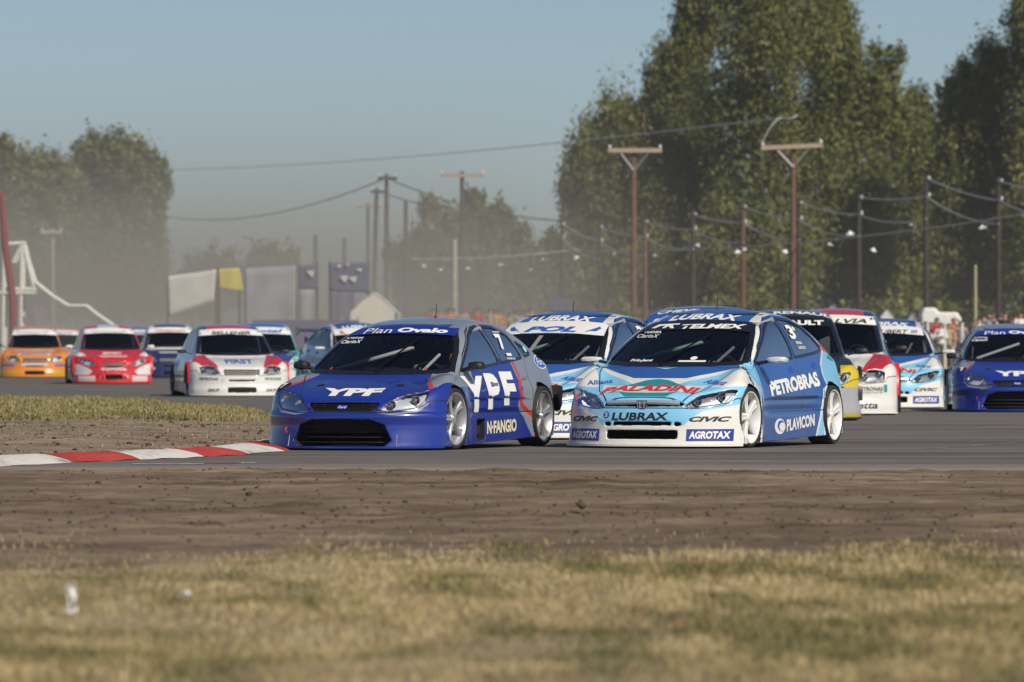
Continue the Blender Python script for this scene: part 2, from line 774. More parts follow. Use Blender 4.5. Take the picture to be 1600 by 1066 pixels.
def text_mesh(body, bold, shear):
    key = (body, bold, shear)
    if key in TEXTS:
        return TEXTS[key]
    cu = bpy.data.curves.new("type_outline", 'FONT')
    cu.body = body
    cu.offset = bold
    cu.shear = shear
    cu.resolution_u = 3
    o = bpy.data.objects.new("type_outline", cu)
    COL.objects.link(o)
    dg = bpy.context.evaluated_depsgraph_get()
    me = bpy.data.meshes.new_from_object(o.evaluated_get(dg))
    vs = np.array([v.co[:2] for v in me.vertices])
    fs = [tuple(p.vertices) for p in me.polygons]
    bpy.data.objects.remove(o)
    bpy.data.curves.remove(cu)
    bpy.data.meshes.remove(me)
    lo, hi = vs.min(0), vs.max(0)
    vs = (vs - (lo + hi) / 2) / (hi - lo)
    TEXTS[key] = (vs, fs)
    return TEXTS[key]


def decal_text(s, parent, body, c, w, h, proj, mat, off=0.004, bold=0.02, shear=0.0, rot=0.0, bend=0.0, skew=0.0, step=0.05, name='lettering', taper=0.0):
    vs, fs = text_mesh(body, bold, shear)
    u = vs[:, 0] * w
    v = vs[:, 1] * h * (1 + taper * vs[:, 0] * 2)
    v = v - bend * (vs[:, 0] * 2) ** 2 + skew * u
    ca, sa = math.cos(rot), math.sin(rot)
    uu = c[0] + u * ca - v * sa
    vv = c[1] + u * sa + v * ca
    bm = bmesh.new()
    bv = [bm.verts.new((a, b, 0)) for a, b in zip(uu, vv)]
    for f in fs:
        try:
            bm.faces.new([bv[i] for i in f])
        except ValueError:
            pass
    lay(bm, s.bvh, proj, off, step)
    me = bpy.data.meshes.new(name)
    bm.to_mesh(me)
    bm.free()
    me.materials.append(mat)
    me.shade_smooth()
    return link(name, me, parent)


def decal_poly(s, parent, poly, proj, mat, off=0.003, step=0.05, name='panel', holes=None):
    """poly in (u, v) of the projection."""
    bm = bmesh.new()
    bv = [bm.verts.new((a, b, 0)) for a, b in poly]
    if holes is None:
        bm.faces.new(bv)
        bmesh.ops.triangulate(bm, faces=bm.faces[:])
    else:
        hv = [bm.verts.new((a, b, 0)) for a, b in holes]
        n = len(bv)
        for i in range(n):
            bm.faces.new([bv[i], bv[(i + 1) % n], hv[(i + 1) % n], hv[i]])
    bmesh.ops.recalc_face_normals(bm, faces=bm.faces[:])
    lay(bm, s.bvh, proj, off, step)
    me = bpy.data.meshes.new(name)
    bm.to_mesh(me)
    bm.free()
    me.materials.append(mat)
    me.shade_smooth()
    return link(name, me, parent)


def ell(c, a, b, n=28):
    return [(c[0] + a * math.cos(2 * math.pi * i / n), c[1] + b * math.sin(2 * math.pi * i / n)) for i in range(n)]


def sid(poly):
    """(x, z) outline to the u, v of the left side."""
    return [(-a, b) for a, b in poly]


def grow(poly, d):
    """Move a polygon's corners outwards by about d."""
    p = [Vector(q) for q in poly]
    n = len(p)
    ar = sum(p[i].x * p[(i + 1) % n].y - p[(i + 1) % n].x * p[i].y for i in range(n))
    sg = 1 if ar > 0 else -1
    out = []
    for i in range(n):
        a, b, c = p[i - 1], p[i], p[(i + 1) % n]
        e1 = (b - a).normalized()
        e2 = (c - b).normalized()
        n1 = Vector((e1.y, -e1.x)) * sg
        n2 = Vector((e2.y, -e2.x)) * sg
        m = (n1 + n2)
        if m.length < 1e-6:
            m = n1
        m = m.normalized()
        k = d / max(0.5, m.dot(n1))
        q = b + m * k
        out.append((q.x, q.y))
    return out


def rounded(poly, r=0.04, n=4):
    out = []
    m = len(poly)
    for i in range(m):
        a, b, c = Vector(poly[i - 1]), Vector(poly[i]), Vector(poly[(i + 1) % m])
        d1 = (a - b)
        d2 = (c - b)
        rr = min(r, d1.length * 0.45, d2.length * 0.45)
        p0 = b + d1.normalized() * rr
        p2 = b + d2.normalized() * rr
        for k in range(n + 1):
            t = k / n
            q = p0 * (1 - t) ** 2 + b * 2 * t * (1 - t) + p2 * t * t
            out.append((q.x, q.y))
    return out


# ------------------------------------------------------------------ wheels
M_TYRE = plain("tyre_rubber", (0.018, 0.018, 0.019), 0.75, noise=0.35, nscale=9.0)
M_DISC = plain("brake_steel", (0.22, 0.21, 0.20), 0.35, metal=1.0)
M_BLACK = plain("black_plastic", (0.012, 0.012, 0.013), 0.55)
M_GLOSSBLACK = plain("gloss_black", (0.008, 0.008, 0.010), 0.25, coat=0.6)
M_LINER = plain("dark_liner", (0.010, 0.010, 0.011), 0.8)
M_CHROME = plain("chrome", (0.72, 0.73, 0.75), 0.12, metal=1.0)
M_BOWL = plain("lamp_bowl_silver", (0.62, 0.63, 0.65), 0.35, metal=0.25)
M_WHITE = plain("white_print", (0.78, 0.78, 0.76), 0.45)
M_BLKPRINT = plain("black_print", (0.015, 0.015, 0.02), 0.45)
M_LENS = glass_mat("lamp_glass", (0.92, 0.94, 0.96))
M_WS = glass_mat("windscreen_glass", (0.62, 0.64, 0.68))
M_SW = glass_mat("side_glass", (0.16, 0.19, 0.26))
M_STEELBAR = plain("cage_white", (0.80, 0.80, 0.78), 0.4)
M_CAGE = plain("cage_grey", (0.30, 0.31, 0.33), 0.5)
M_SEAT = plain("seat_cloth", (0.02, 0.02, 0.024), 0.9)
M_ORANGE = plain("net_orange", (0.55, 0.16, 0.02), 0.7)

RIMS = {}


def rim_mesh(kind, mat):
    key = (kind, mat.name)
    if key in RIMS:
        return RIMS[key]
    b = MB()
    n = 40
    # barrel and lip, outer face towards +Y
    b.lathe([(0.250, 0.000), (0.262, 0.004), (0.266, -0.004), (0.262, -0.018), (0.240, -0.035), (0.228, -0.09), (0.224, -0.19), (0.236, -0.2), (0.236, -0.205), (0.218, -0.19), (0.218, -0.09), (0.228, -0.035), (0.250, 0.0)], n)
    b.lathe([(0.0, -0.012), (0.030, -0.012), (0.034, -0.02), (0.055, -0.022), (0.062, -0.032), (0.062, -0.08), (0.0, -0.08)], 20)
    for k in range(5):
        a = 2 * math.pi * k / 5 + math.pi / 2
        if kind == 'star':     # wide flared spokes
            prof = [(0.045, 0.030, -0.020), (0.12, 0.024, -0.030), (0.18, 0.030, -0.026), (0.232, 0.055, -0.010)]
        else:                   # straight fat spokes
            prof = [(0.045, 0.034, -0.020), (0.12, 0.036, -0.026), (0.18, 0.042, -0.020), (0.232, 0.056, -0.008)]
        i = len(b.v)
        ca, sa = math.cos(a), math.sin(a)
        for r, hw, y in prof:
            for q, (dw, dy) in enumerate(((-1.0, -0.012), (-0.55, 0.0), (0.0, -0.007), (0.55, 0.0), (1.0, -0.012), (0.8, -0.045), (-0.8, -0.045))):
                t = hw * dw
                b.v.append((r * ca - t * sa, y + dy, r * sa + t * ca))
        for j in range(len(prof) - 1):
            for q in range(7):
                q2 = (q + 1) % 7
                b.f.append((i + j * 7 + q, i + j * 7 + q2, i + (j + 1) * 7 + q2, i + (j + 1) * 7 + q))
    me = b.mesh("rim", mat, smooth=True)
    RIMS[key] = me
    return me


def tyre_mesh():
    if 'tyre' in RIMS:
        return RIMS['tyre']
    b = MB()
    prof = [(0.258, -0.006), (0.266, 0.004), (0.280, 0.010), (0.294, 0.006), (0.302, -0.006), (0.306, -0.03), (0.307, -0.12), (0.306, -0.20), (0.300, -0.23), (0.285, -0.24), (0.258, -0.23)]
    b.lathe(prof, 56)
    me = b.mesh("tyre", M_TYRE, smooth=True)
    RIMS['tyre'] = me
    return me


def disc_mesh():
    if 'disc' in RIMS:
        return RIMS['disc']
    b = MB()
    b.lathe([(0.07, -0.10), (0.175, -0.10), (0.175, -0.125), (0.07, -0.125), (0.07, -0.10)], 32)
    b.box((0.13, -0.112, 0.05), (0.07, 0.07, 0.16))
    me = b.mesh("brake_disc", M_DISC, smooth=True)
    RIMS['disc'] = me
    return me


def wheel(car, x, y, kind, rmat, steer=0.0, roll=0.0):
    side = 1 if y > 0 else -1
    w = empty('wheel', (x, y, 0.307), 0, car)
    w.rotation_euler = (0, 0, (0 if side > 0 else math.pi) + steer)
    link('tyre', tyre_mesh(), w)
    r = link('rim', rim_mesh(kind, rmat), w)
    r.rotation_euler = (0, roll, 0)
    link('brake_disc', disc_mesh(), w)
    return w
# ------------------------------------------------------------------ ground, track, kerb, dirt, grass
def earth_mat(name, stops, scale=0.6, fine=9.0, rough=0.95, bump=0.6, stretch=(1, 1, 1), fine_amt=0.35):
    """Soil-like surface: a colour ramp over broad noise, broken by fine noise."""
    m, n, l, out = nt(name)
    b = n.new("ShaderNodeBsdfPrincipled")
    b.inputs["Roughness"].default_value = rough
    b.inputs["Specular IOR Level"].default_value = 0.2
    tc = n.new("ShaderNodeTexCoord")
    mp = n.new("ShaderNodeMapping")
    mp.inputs["Scale"].default_value = stretch
    l.new(tc.outputs["Object"], mp.inputs["Vector"])
    t1 = n.new("ShaderNodeTexNoise")
    t1.inputs["Scale"].default_value = scale
    t1.inputs["Detail"].default_value = 8.0
    t1.inputs["Roughness"].default_value = 0.62
    l.new(mp.outputs[0], t1.inputs["Vector"])
    t2 = n.new("ShaderNodeTexNoise")
    t2.inputs["Scale"].default_value = fine
    t2.inputs["Detail"].default_value = 6.0
    l.new(mp.outputs[0], t2.inputs["Vector"])
    ma = n.new("ShaderNodeMath")
    ma.operation = 'MULTIPLY_ADD'
    ma.inputs[1].default_value = fine_amt
    l.new(t2.outputs[0], ma.inputs[0])
    mb = n.new("ShaderNodeMath")
    mb.operation = 'SUBTRACT'
    mb.inputs[1].default_value = fine_amt * 0.5
    l.new(t1.outputs[0], ma.inputs[2])
    l.new(ma.outputs[0], mb.inputs[0])
    rp = n.new("ShaderNodeValToRGB")
    els = rp.color_ramp.elements
    while len(els) < len(stops):
        els.new(0.5)
    for e, (p, c) in zip(els, stops):
        e.position = p
        e.color = col4(c)
    l.new(mb.outputs[0], rp.inputs[0])
    l.new(rp.outputs[0], b.inputs["Base Color"])
    bp = n.new("ShaderNodeBump")
    bp.inputs["Strength"].default_value = bump
    bp.inputs["Distance"].default_value = 0.03
    l.new(t2.outputs[0], bp.inputs["Height"])
    l.new(bp.outputs[0], b.inputs["Normal"])
    t3 = n.new("ShaderNodeTexNoise")
    t3.inputs["Scale"].default_value = 26.0
    t3.inputs["Detail"].default_value = 8.0
    t3.inputs["Roughness"].default_value = 0.7
    l.new(tc.outputs["Object"], t3.inputs["Vector"])
    bp2 = n.new("ShaderNodeBump")
    bp2.inputs["Strength"].default_value = bump
    bp2.inputs["Distance"].default_value = 0.02
    l.new(t3.outputs[0], bp2.inputs["Height"])
    l.new(bp.outputs[0], bp2.inputs["Normal"])
    l.new(bp2.outputs[0], b.inputs["Normal"])
    l.new(b.outputs[0], out.inputs["Surface"])
    return m


def grid_mesh(name, xs, ys, zf, mat, keep=None):
    X, Y = np.meshgrid(xs, ys, indexing='ij')
    Z = zf(X, Y)
    V = np.stack([X, Y, Z], -1).reshape(-1, 3)
    nx, ny = len(xs), len(ys)
    i = np.arange((nx - 1) * (ny - 1))
    a = (i // (ny - 1)) * ny + i % (ny - 1)
    Fq = np.stack([a, a + ny, a + ny + 1, a + 1], 1)
    if keep is not None:
        c = V[Fq].mean(1)
        Fq = Fq[keep(c[:, 0], c[:, 1])]
        used = np.unique(Fq)
        rm = np.zeros(len(V), np.int32)
        rm[used] = np.arange(len(used))
        V, Fq = V[used], rm[Fq]
    return np_mesh(name, V, Fq, mat, smooth=True)


M_PLAIN = earth_mat("dry_plain", [(.30, (.10, .085, .05)), (.55, (.17, .135, .085)), (.75, (.21, .17, .11))], .05, 1.2, stretch=(1, 1, 1))
me = bpy.data.meshes.new('ground')
k = 48
vs = [(0, 300, -0.05)] + [(2900 * math.cos(2 * math.pi * i / k), 300 + 2900 * math.sin(2 * math.pi * i / k), -0.05) for i in range(k)]
me.from_pydata(vs, [], [(0, i + 1, (i + 1) % k + 1) for i in range(k)])
tag(link('ground', me, None, M_PLAIN), kind='structure')


def asphalt_mat():
    m, n, l, out = nt("race_asphalt")
    b = n.new("ShaderNodeBsdfPrincipled")
    b.inputs["Roughness"].default_value = 0.82
    b.inputs["Specular IOR Level"].default_value = 0.3
    tc = n.new("ShaderNodeTexCoord")

    def noise(sc, det, stretch=(1, 1, 1), rot=0.0):
        mp = n.new("ShaderNodeMapping")
        mp.inputs["Scale"].default_value = stretch
        mp.inputs["Rotation"].default_value = (0, 0, rot)
        l.new(tc.outputs["Object"], mp.inputs["Vector"])
        t = n.new("ShaderNodeTexNoise")
        t.inputs["Scale"].default_value = sc
        t.inputs["Detail"].default_value = det
        l.new(mp.outputs[0], t.inputs["Vector"])
        return t.outputs[0]

    def mixc(fac, a, c):
        mx = n.new("ShaderNodeMix")
        mx.data_type = 'RGBA'
        l.new(fac, mx.inputs[0])
        if isinstance(a, tuple):
            mx.inputs[6].default_value = col4(a)
        else:
            l.new(a, mx.inputs[6])
        mx.inputs[7].default_value = col4(c)
        return mx.outputs[2]

    def rng_(v, a, b_, lo=0.0, hi=1.0):
        mr = n.new("ShaderNodeMapRange")
        mr.inputs[1].default_value = a
        mr.inputs[2].default_value = b_
        mr.inputs[3].default_value = lo
        mr.inputs[4].default_value = hi
        l.new(v, mr.inputs[0])
        return mr.outputs[0]
    base = mixc(rng_(noise(0.5, 6), .35, .65), (.115, .103, .092), (.165, .146, .128))
    fine = mixc(rng_(noise(14, 5), .35, .7, 0, .45), base, (.19, .168, .148))
    # rubbered-in line: long dark streaks along the way the cars run
    st = mixc(rng_(noise(1.0, 4, (.06, 1.3, 1), R(8)), .47, .62, 0, .85), fine, (.055, .052, .050))
    # dirt carried onto the edge next to the verge
    sp = n.new("ShaderNodeSeparateXYZ")
    l.new(tc.outputs["Object"], sp.inputs[0])
    ed = rng_(sp.outputs[1], 61.2, 64.2, 1.0, 0.0)
    mu = n.new("ShaderNodeMath")
    mu.operation = 'MULTIPLY'
    l.new(ed, mu.inputs[0])
    l.new(rng_(noise(.9, 6, (.35, 1, 1)), .20, .50), mu.inputs[1])
    du = mixc(mu.outputs[0], st, (.27, .215, .175))
    l.new(du, b.inputs["Base Color"])
    bp = n.new("ShaderNodeBump")
    bp.inputs["Strength"].default_value = 0.4
    bp.inputs["Distance"].default_value = 0.006
    l.new(noise(60, 3), bp.inputs["Height"])
    l.new(bp.outputs[0], b.inputs["Normal"])
    l.new(b.outputs[0], out.inputs["Surface"])
    return m


M_ASPHALT = asphalt_mat()
me = bpy.data.meshes.new('race_track')
me.from_pydata([(-70, 58, 0), (70, 56, 0), (90, 215, 0), (-90, 215, 0)], [], [(0, 1, 2, 3)])
tag(link('race_track', me, None, M_ASPHALT), kind='structure')

# kerb line: from the left edge of the picture round the apex behind the leading car
KN = [(-30, 38.0), (-12, 50.5), (-7.5, 56.0), (-5.2, 60.4), (-4.45, 62.6), (-3.95, 64.4), (-3.42, 65.9), (-2.88, 67.35), (-2.50, 69.0), (-2.22, 71.0), (-2.05, 73.5), (-1.95, 76.5), (-2.0, 80.0), (-2.2, 86.0)]
_kx = cubic_kn = None
kt = np.cumsum([0] + [math.dist(KN[i], KN[i + 1]) for i in range(len(KN) - 1)])


def kn(t):
    return np.array([np.interp(t, kt, [p[0] for p in KN]), np.interp(t, kt, [p[1] for p in KN])])


M_KW = earth_mat("kerb_white", [(.30, (.16, .15, .14)), (.40, (.46, .44, .41)), (.50, (.60, .58, .54)), (.8, (.64, .62, .58))], 1.6, 18, .7, .25, (1, .5, 1))
M_KR = earth_mat("kerb_red", [(.30, (.10, .04, .035)), (.40, (.30, .045, .037)), (.50, (.42, .045, .035)), (.8, (.46, .07, .055))], 1.6, 18, .7, .25, (1, .5, 1))
# stripes follow the boundaries seen in the photograph
t_of = lambda i: float(kt[i])
cuts = [t_of(3) - 14 + 1.45 * i for i in range(10)]
cuts = [c for c in cuts if c < t_of(3) + .9] + [t_of(4) - .2 + .0, t_of(5) + .15, t_of(6) + .12, t_of(7) + .10, t_of(8) + .02, t_of(9) + .0, t_of(9) + 1.7, t_of(9) + 3.4, t_of(9) + 5.1, t_of(9) + 6.8]
cuts = sorted(c for c in cuts if c > 0)
kerb_root = empty('kerb', (0, 0, 0))
tag(kerb_root, 'red and white striped kerb curving round the inside of the corner', 'kerb')
# red from cut A (t5) to B (t6)
iA = min(range(len(cuts)), key=lambda i: abs(cuts[i] - (t_of(5) + .15)))
for i in range(len(cuts) - 1):
    t0, t1 = cuts[i], cuts[i + 1]
    red = (i - iA) % 2 == 0
    b = MB()
    prof = [(0.0, 0.004), (0.10, 0.034), (0.30, 0.066), (0.42, 0.074), (0.55, 0.060), (0.58, -0.02)]
    N = 6
    base = 0
    for j in range(N + 1):
        t = t0 + (t1 - t0) * j / N
        p = kn(t)
        d = kn(t + .3) - kn(t - .3)
        d = d / np.linalg.norm(d)
        nrm = np.array([-d[1], d[0]])
        for w, z in prof:
            sl = w * 0.9
            q = kn(min(t + sl * 0.55, kt[-1])) + nrm * w
            wob = 0.004 * math.sin(17 * t + 5 * w)
            b.v.append((q[0], q[1], z + wob))
    m_ = len(prof)
    for j in range(N):
        for q in range(m_ - 1):
            b.f.append((j * m_ + q, j * m_ + q + 1, (j + 1) * m_ + q + 1, (j + 1) * m_ + q))
    b.build('kerb_stripe', M_KR if red else M_KW, kerb_root, smooth=True)

# worn flush paint on the asphalt in front of the kerb
M_WORN = plain("worn_white_paint", (.30, .29, .27), .8, noise=.5, nscale=7)
M_WORNR = plain("worn_red_paint", (.26, .05, .045), .8, noise=.5, nscale=7)
for (u0, u1, v0, m_) in ((0, 62, 727.5, M_WORN), (205, 318, 726.0, M_WORN), (318, 372, 725.0, M_WORNR), (376, 398, 724.4, M_WORN)):
    Y0 = CAM_H * F_PX / (v0 - HORIZON)
    b = MB()
    xa, xb = gx(u0, Y0), gx(u1, Y0)
    nn = 8
    for i in range(nn):
        p0, p1 = xa + (xb - xa) * i / nn, xa + (xb - xa) * (i + 1) / nn
        w0, w1 = .16 + .08 * math.sin(i * 2.3), .16 + .08 * math.sin((i + 1) * 2.3)
        b.quad((p0, Y0 - w0 + .1, .004), (p1, Y0 - w1 + .1, .004), (p1, Y0 + w1 + .25, .004), (p0, Y0 + w0 + .25, .004))
    tag(b.build('track_paint', m_, None), kind='structure')
# white edge line on the right of the track
b = MB()
pts = [px(1440, 702, 12700 / 176), px(1490, 699, 12700 / 173), px(1600, 691, 12700 / 165), px(1720, 682, 12700 / 156), px(1900, 668, 12700 / 142)]
for a, c in zip(pts[:-1], pts[1:]):
    b.quad((a.x, a.y - .10, .004), (c.x, c.y - .10, .004), (c.x, c.y + .10, .004), (a.x, a.y + .10, .004))
tag(b.build('edge_line', plain("faded_line", (.24, .235, .22), .8, noise=.5, nscale=3), None), kind='structure')
# faint line on the far leg of the track
b = MB()
for a, c in zip([(-22, 190), (-10, 156), (-6, 142)], [(-10, 156), (-6, 142), (-3, 130)]):
    b.quad((a[0], a[1] - .25, .004), (c[0], c[1] - .25, .004), (c[0], c[1] + .25, .004), (a[0], a[1] + .25, .004))
tag(b.build('edge_line', MATS["faded_line"], None), kind='structure')

# near verge: ploughed dirt between the grass and the track
M_DIRT = earth_mat("verge_dirt", [(.31, (.072, .048, .031)), (.44, (.138, .099, .066)), (.56, (.192, .142, .098)), (.72, (.29, .220, .155))], .8, 12.0, bump=.6, stretch=(.30, 1, 1), fine_amt=.45)


def verge_z(X, Y):
    e = np.clip((60.6 + .25 * vnoise(X * .8, Y * 0 + 3, 5) - Y) / 1.2, 0, 1)
    z = .018 + .024 * fbm(X * .45, Y * .8, 4, 3) + .026 * np.abs(fbm(X * 1.6, Y * 2.6, 4, 11)) + .022 * fbm(X * 4.5, Y * 5, 4, 21)
    rut = np.exp(-((Y - 45.2 - .5 * vnoise(X * .3, Y * 0, 9)) / .5) ** 2) + np.exp(-((Y - 42.2 - .4 * vnoise(X * .25, Y * 0 + 7, 19)) / .4) ** 2)
    z = z + .05 * rut * (.4 + vnoise(X * 2.2, Y * 2.2, 31))
    near = np.clip((Y - 31.5) / 3.5, 0, 1)
    return (np.maximum(z, 0) * e + .004 * e - .012 * (1 - e)) * near - .03 * (1 - near)


me = grid_mesh('dirt_verge', np.arange(-9, 9.01, .06), np.arange(31.5, 61.8, .07), verge_z, M_DIRT)
tag(link('dirt_verge', me), kind='structure')
for sg in (-1, 1):
    me = grid_mesh('dirt_verge', np.arange(9.0, 60, 1.0) * sg, np.arange(31.5, 61.8, .7), verge_z, M_DIRT)
    tag(link('dirt_verge', me), kind='structure')

# clods lying on the dirt
ico = bmesh.new()
bmesh.ops.create_icosphere(ico, subdivisions=1, radius=1.0)
IV = np.array([v.co[:] for v in ico.verts])
IF = np.array([[v.index for v in f.verts] for f in ico.faces])
ico.free()


def lumps(name, P, S, mat, seed=1, flat=.65):
    r = np.random.default_rng(seed)
    n = len(P)
    V = IV[None] * S[:, None, None] * (1 + .35 * r.standard_normal((n, len(IV), 1)).clip(-1.5, 1.5))
    V = V * np.array([1, 1, flat])
    a = r.uniform(0, 6.28, n)
    ca, sa = np.cos(a)[:, None], np.sin(a)[:, None]
    V = np.stack([V[..., 0] * ca - V[..., 1] * sa, V[..., 0] * sa + V[..., 1] * ca, V[..., 2]], -1)
    V = V + P[:, None, :]
    Fi = IF[None] + (np.arange(n) * len(IV))[:, None, None]
    return np_mesh(name, V.reshape(-1, 3), Fi.reshape(-1, 3), mat)


r_ = np.random.default_rng(5)
M_CLOD = earth_mat("clod_soil", [(.3, (.045, .032, .025)), (.6, (.10, .072, .055)), (.8, (.16, .12, .09))], 5.0, 30.0, bump=.6)
n_ = 7000
cy_ = np.concatenate([r_.uniform(37.0, 60.3, 5000), 45.2 + r_.normal(0, .45, 1100), 42.0 + r_.normal(0, .45, 900)])
cx_ = r_.uniform(-1, 1, n_) * (cy_ * .0706 + 1.2)
cs_ = .003 + .012 * r_.random(n_) ** 5 + .016 * (r_.random(n_) > .997)
P = np.stack([cx_, cy_, verge_z(cx_, cy_) + cs_ * .3], 1)
tag(link('soil_clods', lumps('soil_clods', P, cs_, M_CLOD, 3)), 'dark clods of soil strewn over the dirt verge', 'soil clods', kind='stuff')
for (u, v, sz, lab) in ((910, 807, .045, 'big dark clod of soil lying alone on the dirt verge'),):
    Y = CAM_H * F_PX / (v - HORIZON)
    o = link('soil_clod', lumps('soil_clod', np.array([[gx(u, Y), Y, .06]]), np.array([sz]), M_CLOD, 8, .8))
    tag(o, lab, 'clod')

# near grass
M_TURF = earth_mat("turf_soil", [(.3, (.24, .18, .105)), (.55, (.36, .28, .165)), (.75, (.30, .26, .125))], 1.1, 14, bump=.8)


def turf_z(X, Y):
    e = np.clip((36.9 + .7 * vnoise(X * .7, Y * 0 + 1, 77) + 1.1 * vnoise(X * 2.1, Y * .2, 78) - Y) / 2.0, 0, 1)
    return (.030 + .035 * fbm(X * .5, Y * .5, 3, 41) + .025 * fbm(X * 2, Y * 2, 2, 43)) * e - .03 * (1 - e)


me = grid_mesh('grass_verge', np.arange(-8, 8.01, .12), np.arange(12, 41.5, .15), turf_z, M_TURF)
tag(link('grass_verge', me), kind='structure')
for sg in (-1, 1):
    me = grid_mesh('grass_verge', np.arange(8.0, 60, 1.3) * sg, np.arange(12, 41.5, .8), turf_z, M_TURF)
    tag(link('grass_verge', me), kind='structure')


def blade_mat(name, ramp):
    m, n, l, out = nt(name)
    b = n.new("ShaderNodeBsdfPrincipled")
    b.inputs["Roughness"].default_value = .7
    b.inputs["Specular IOR Level"].default_value = .25
    a = n.new("ShaderNodeAttribute")
    a.attribute_name = "tint"
    rp = n.new("ShaderNodeValToRGB")
    els = rp.color_ramp.elements
    while len(els) < len(ramp):
        els.new(.5)
    for e, (p, c) in zip(els, ramp):
        e.position = p
        e.color = col4(c)
    l.new(a.outputs["Fac"], rp.inputs[0])
    l.new(rp.outputs[0], b.inputs["Base Color"])
    tr = n.new("ShaderNodeBsdfTranslucent")
    l.new(rp.outputs[0], tr.inputs[0])
    mx = n.new("ShaderNodeMixShader")
    mx.inputs[0].default_value = .25
    l.new(b.outputs[0], mx.inputs[1])
    l.new(tr.outputs[0], mx.inputs[2])
    l.new(mx.outputs[0], out.inputs["Surface"])
    return m


def blades(name, X, Y, Z, H, Wd, tint, mat, lean=.5, seed=1):
    r = np.random.default_rng(seed)
    n = len(X)
    a = r.uniform(0, 2 * math.pi, n)
    la = r.uniform(0, 2 * math.pi, n)
    ln = np.abs(r.normal(0, lean, n)).clip(0, 2.2) * H
    dx, dy = np.cos(a) * Wd * .5, np.sin(a) * Wd * .5
    lx, ly = np.cos(la) * ln, np.sin(la) * ln
    z0 = np.zeros(n)
    V = np.stack([
        np.stack([X - dx, Y - dy, Z - .01], 1), np.stack([X + dx, Y + dy, Z - .01], 1),
        np.stack([X - dx * .8 + lx * .35, Y - dy * .8 + ly * .35, Z + H * .55], 1), np.stack([X + dx * .8 + lx * .35, Y + dy * .8 + ly * .35, Z + H * .55], 1),
        np.stack([X + lx, Y + ly, Z + H * np.sqrt(np.maximum(.15, 1 - .5 * (ln / H) ** 2))], 1)], 1)
    T = np.array([[0, 1, 3], [0, 3, 2], [2, 3, 4]])
    Fi = T[None] + (np.arange(n) * 5)[:, None, None]
    me = np_mesh(name, V.reshape(-1, 3), Fi.reshape(-1, 3), mat)
    at = me.attributes.new("tint", 'FLOAT', 'POINT')
    at.data.foreach_set("value", np.repeat(tint, 5).astype(np.float32))
    return me


M_BLADE = blade_mat("dry_grass", [(0.0, (.11, .13, .052)), (.25, (.215, .205, .085)), (.45, (.37, .295, .14)), (.65, (.52, .415, .22)), (.85, (.64, .53, .32)), (1.0, (.44, .26, .11))])
n_ = 330000
gy = 21.5 + (40.5 - 21.5) * r_.random(n_) ** .9
gx_ = r_.uniform(-1, 1, n_) * (gy * .0706 + 1.3)
pat = fbm(gx_ * .55, gy * .28, 4, 51)
gr = .22 * fbm(gx_ * .8 + 9, gy * .33, 3, 61) + .95 * fbm(gx_ * 3.2 + 3, gy * .9, 4, 63)
# thin out in bare patches and towards the dirt
edge = np.clip((37.9 + .7 * vnoise(gx_ * .7, gy * 0 + 1, 77) + 1.6 * vnoise(gx_ * 2.1, gy * .35, 78) + .9 * vnoise(gx_ * 6, gy * 1.0, 79) - gy) / 4.0, 0, 1)
keep = r_.random(n_) < np.clip(.55 + .9 * pat, .10, 1) * (.015 + .985 * edge)
gx_, gy, pat, gr = gx_[keep], gy[keep], pat[keep], gr[keep]
n_ = len(gx_)
tint = .57 + .13 * r_.standard_normal(n_) - np.clip(gr * .8 + .06, -.12, .40) + .1 * pat
tint = np.where(r_.random(n_) > .985, 1.0, tint)
hh = (.018 + .026 * r_.random(n_) ** 1.5) * (1 + .9 * np.clip(pat, -.4, 1))
tag(link('grass', blades('grass', gx_, gy, np.maximum(turf_z(gx_, gy), np.where(gy > 31.6, verge_z(gx_, gy), -1)), hh, .0042 + .0035 * r_.random(n_), tint.clip(0, 1), M_BLADE, 1.15, 4)), 'dry straw and green grass in the foreground', 'grass', kind='stuff')

# scraps on the grass
for (u, v, sz, lab) in ((111, 940, (.028, .05), 'crumpled white paper scrap standing in the dry grass'), (290, 915, (.035, .014), 'flat pale paper scrap lying low in the dry grass')):
    Y = CAM_H * F_PX / (v + 42 - HORIZON)
    r2 = np.random.default_rng(int(u))
    bm = bmesh.new()
    bmesh.ops.create_grid(bm, x_segments=5, y_segments=5, size=1)
    for q in bm.verts:
        q.co = Vector((q.co.x * sz[0] * .6 * (1 + .25 * r2.standard_normal()), .018 * r2.standard_normal(), (q.co.y + 1) * sz[1] * (1 + .1 * r2.standard_normal())))
    me = bpy.data.meshes.new('paper_scrap')
    bm.to_mesh(me)
    bm.free()
    o = link('paper_scrap', me, None, plain("paper", (.75, .74, .72), .8))
    o.modifiers.new('thick', 'SOLIDIFY').thickness = .002
    o.location = (gx(u, Y), Y, float(turf_z(np.array(gx(u, Y)), np.array(Y))) + .012)
    tag(o, lab, 'paper scrap')

# infield island behind the kerb: dirt bank, then grass
ISL_FAR = [(-90, 152), (-40, 143), (-9.3, 132), (-5.8, 122), (-3.9, 111), (-2.6, 98), (-2.1, 90), (-2.2, 86)]
ISL = [(p[0] - .0, p[1]) for p in KN] + ISL_FAR[::-1][1:] + [(-90, 20)]
M_BANK = earth_mat("bank_dirt", [(.28, (.105, .076, .053)), (.43, (.20, .148, .106)), (.58, (.275, .208, .15)), (.75, (.36, .285, .20))], 1.1, 10, bump=.6, stretch=(.7, 1, 1), fine_amt=.5)


def isl_d(X, Y):
    return -sd_poly(X, Y, ISL)


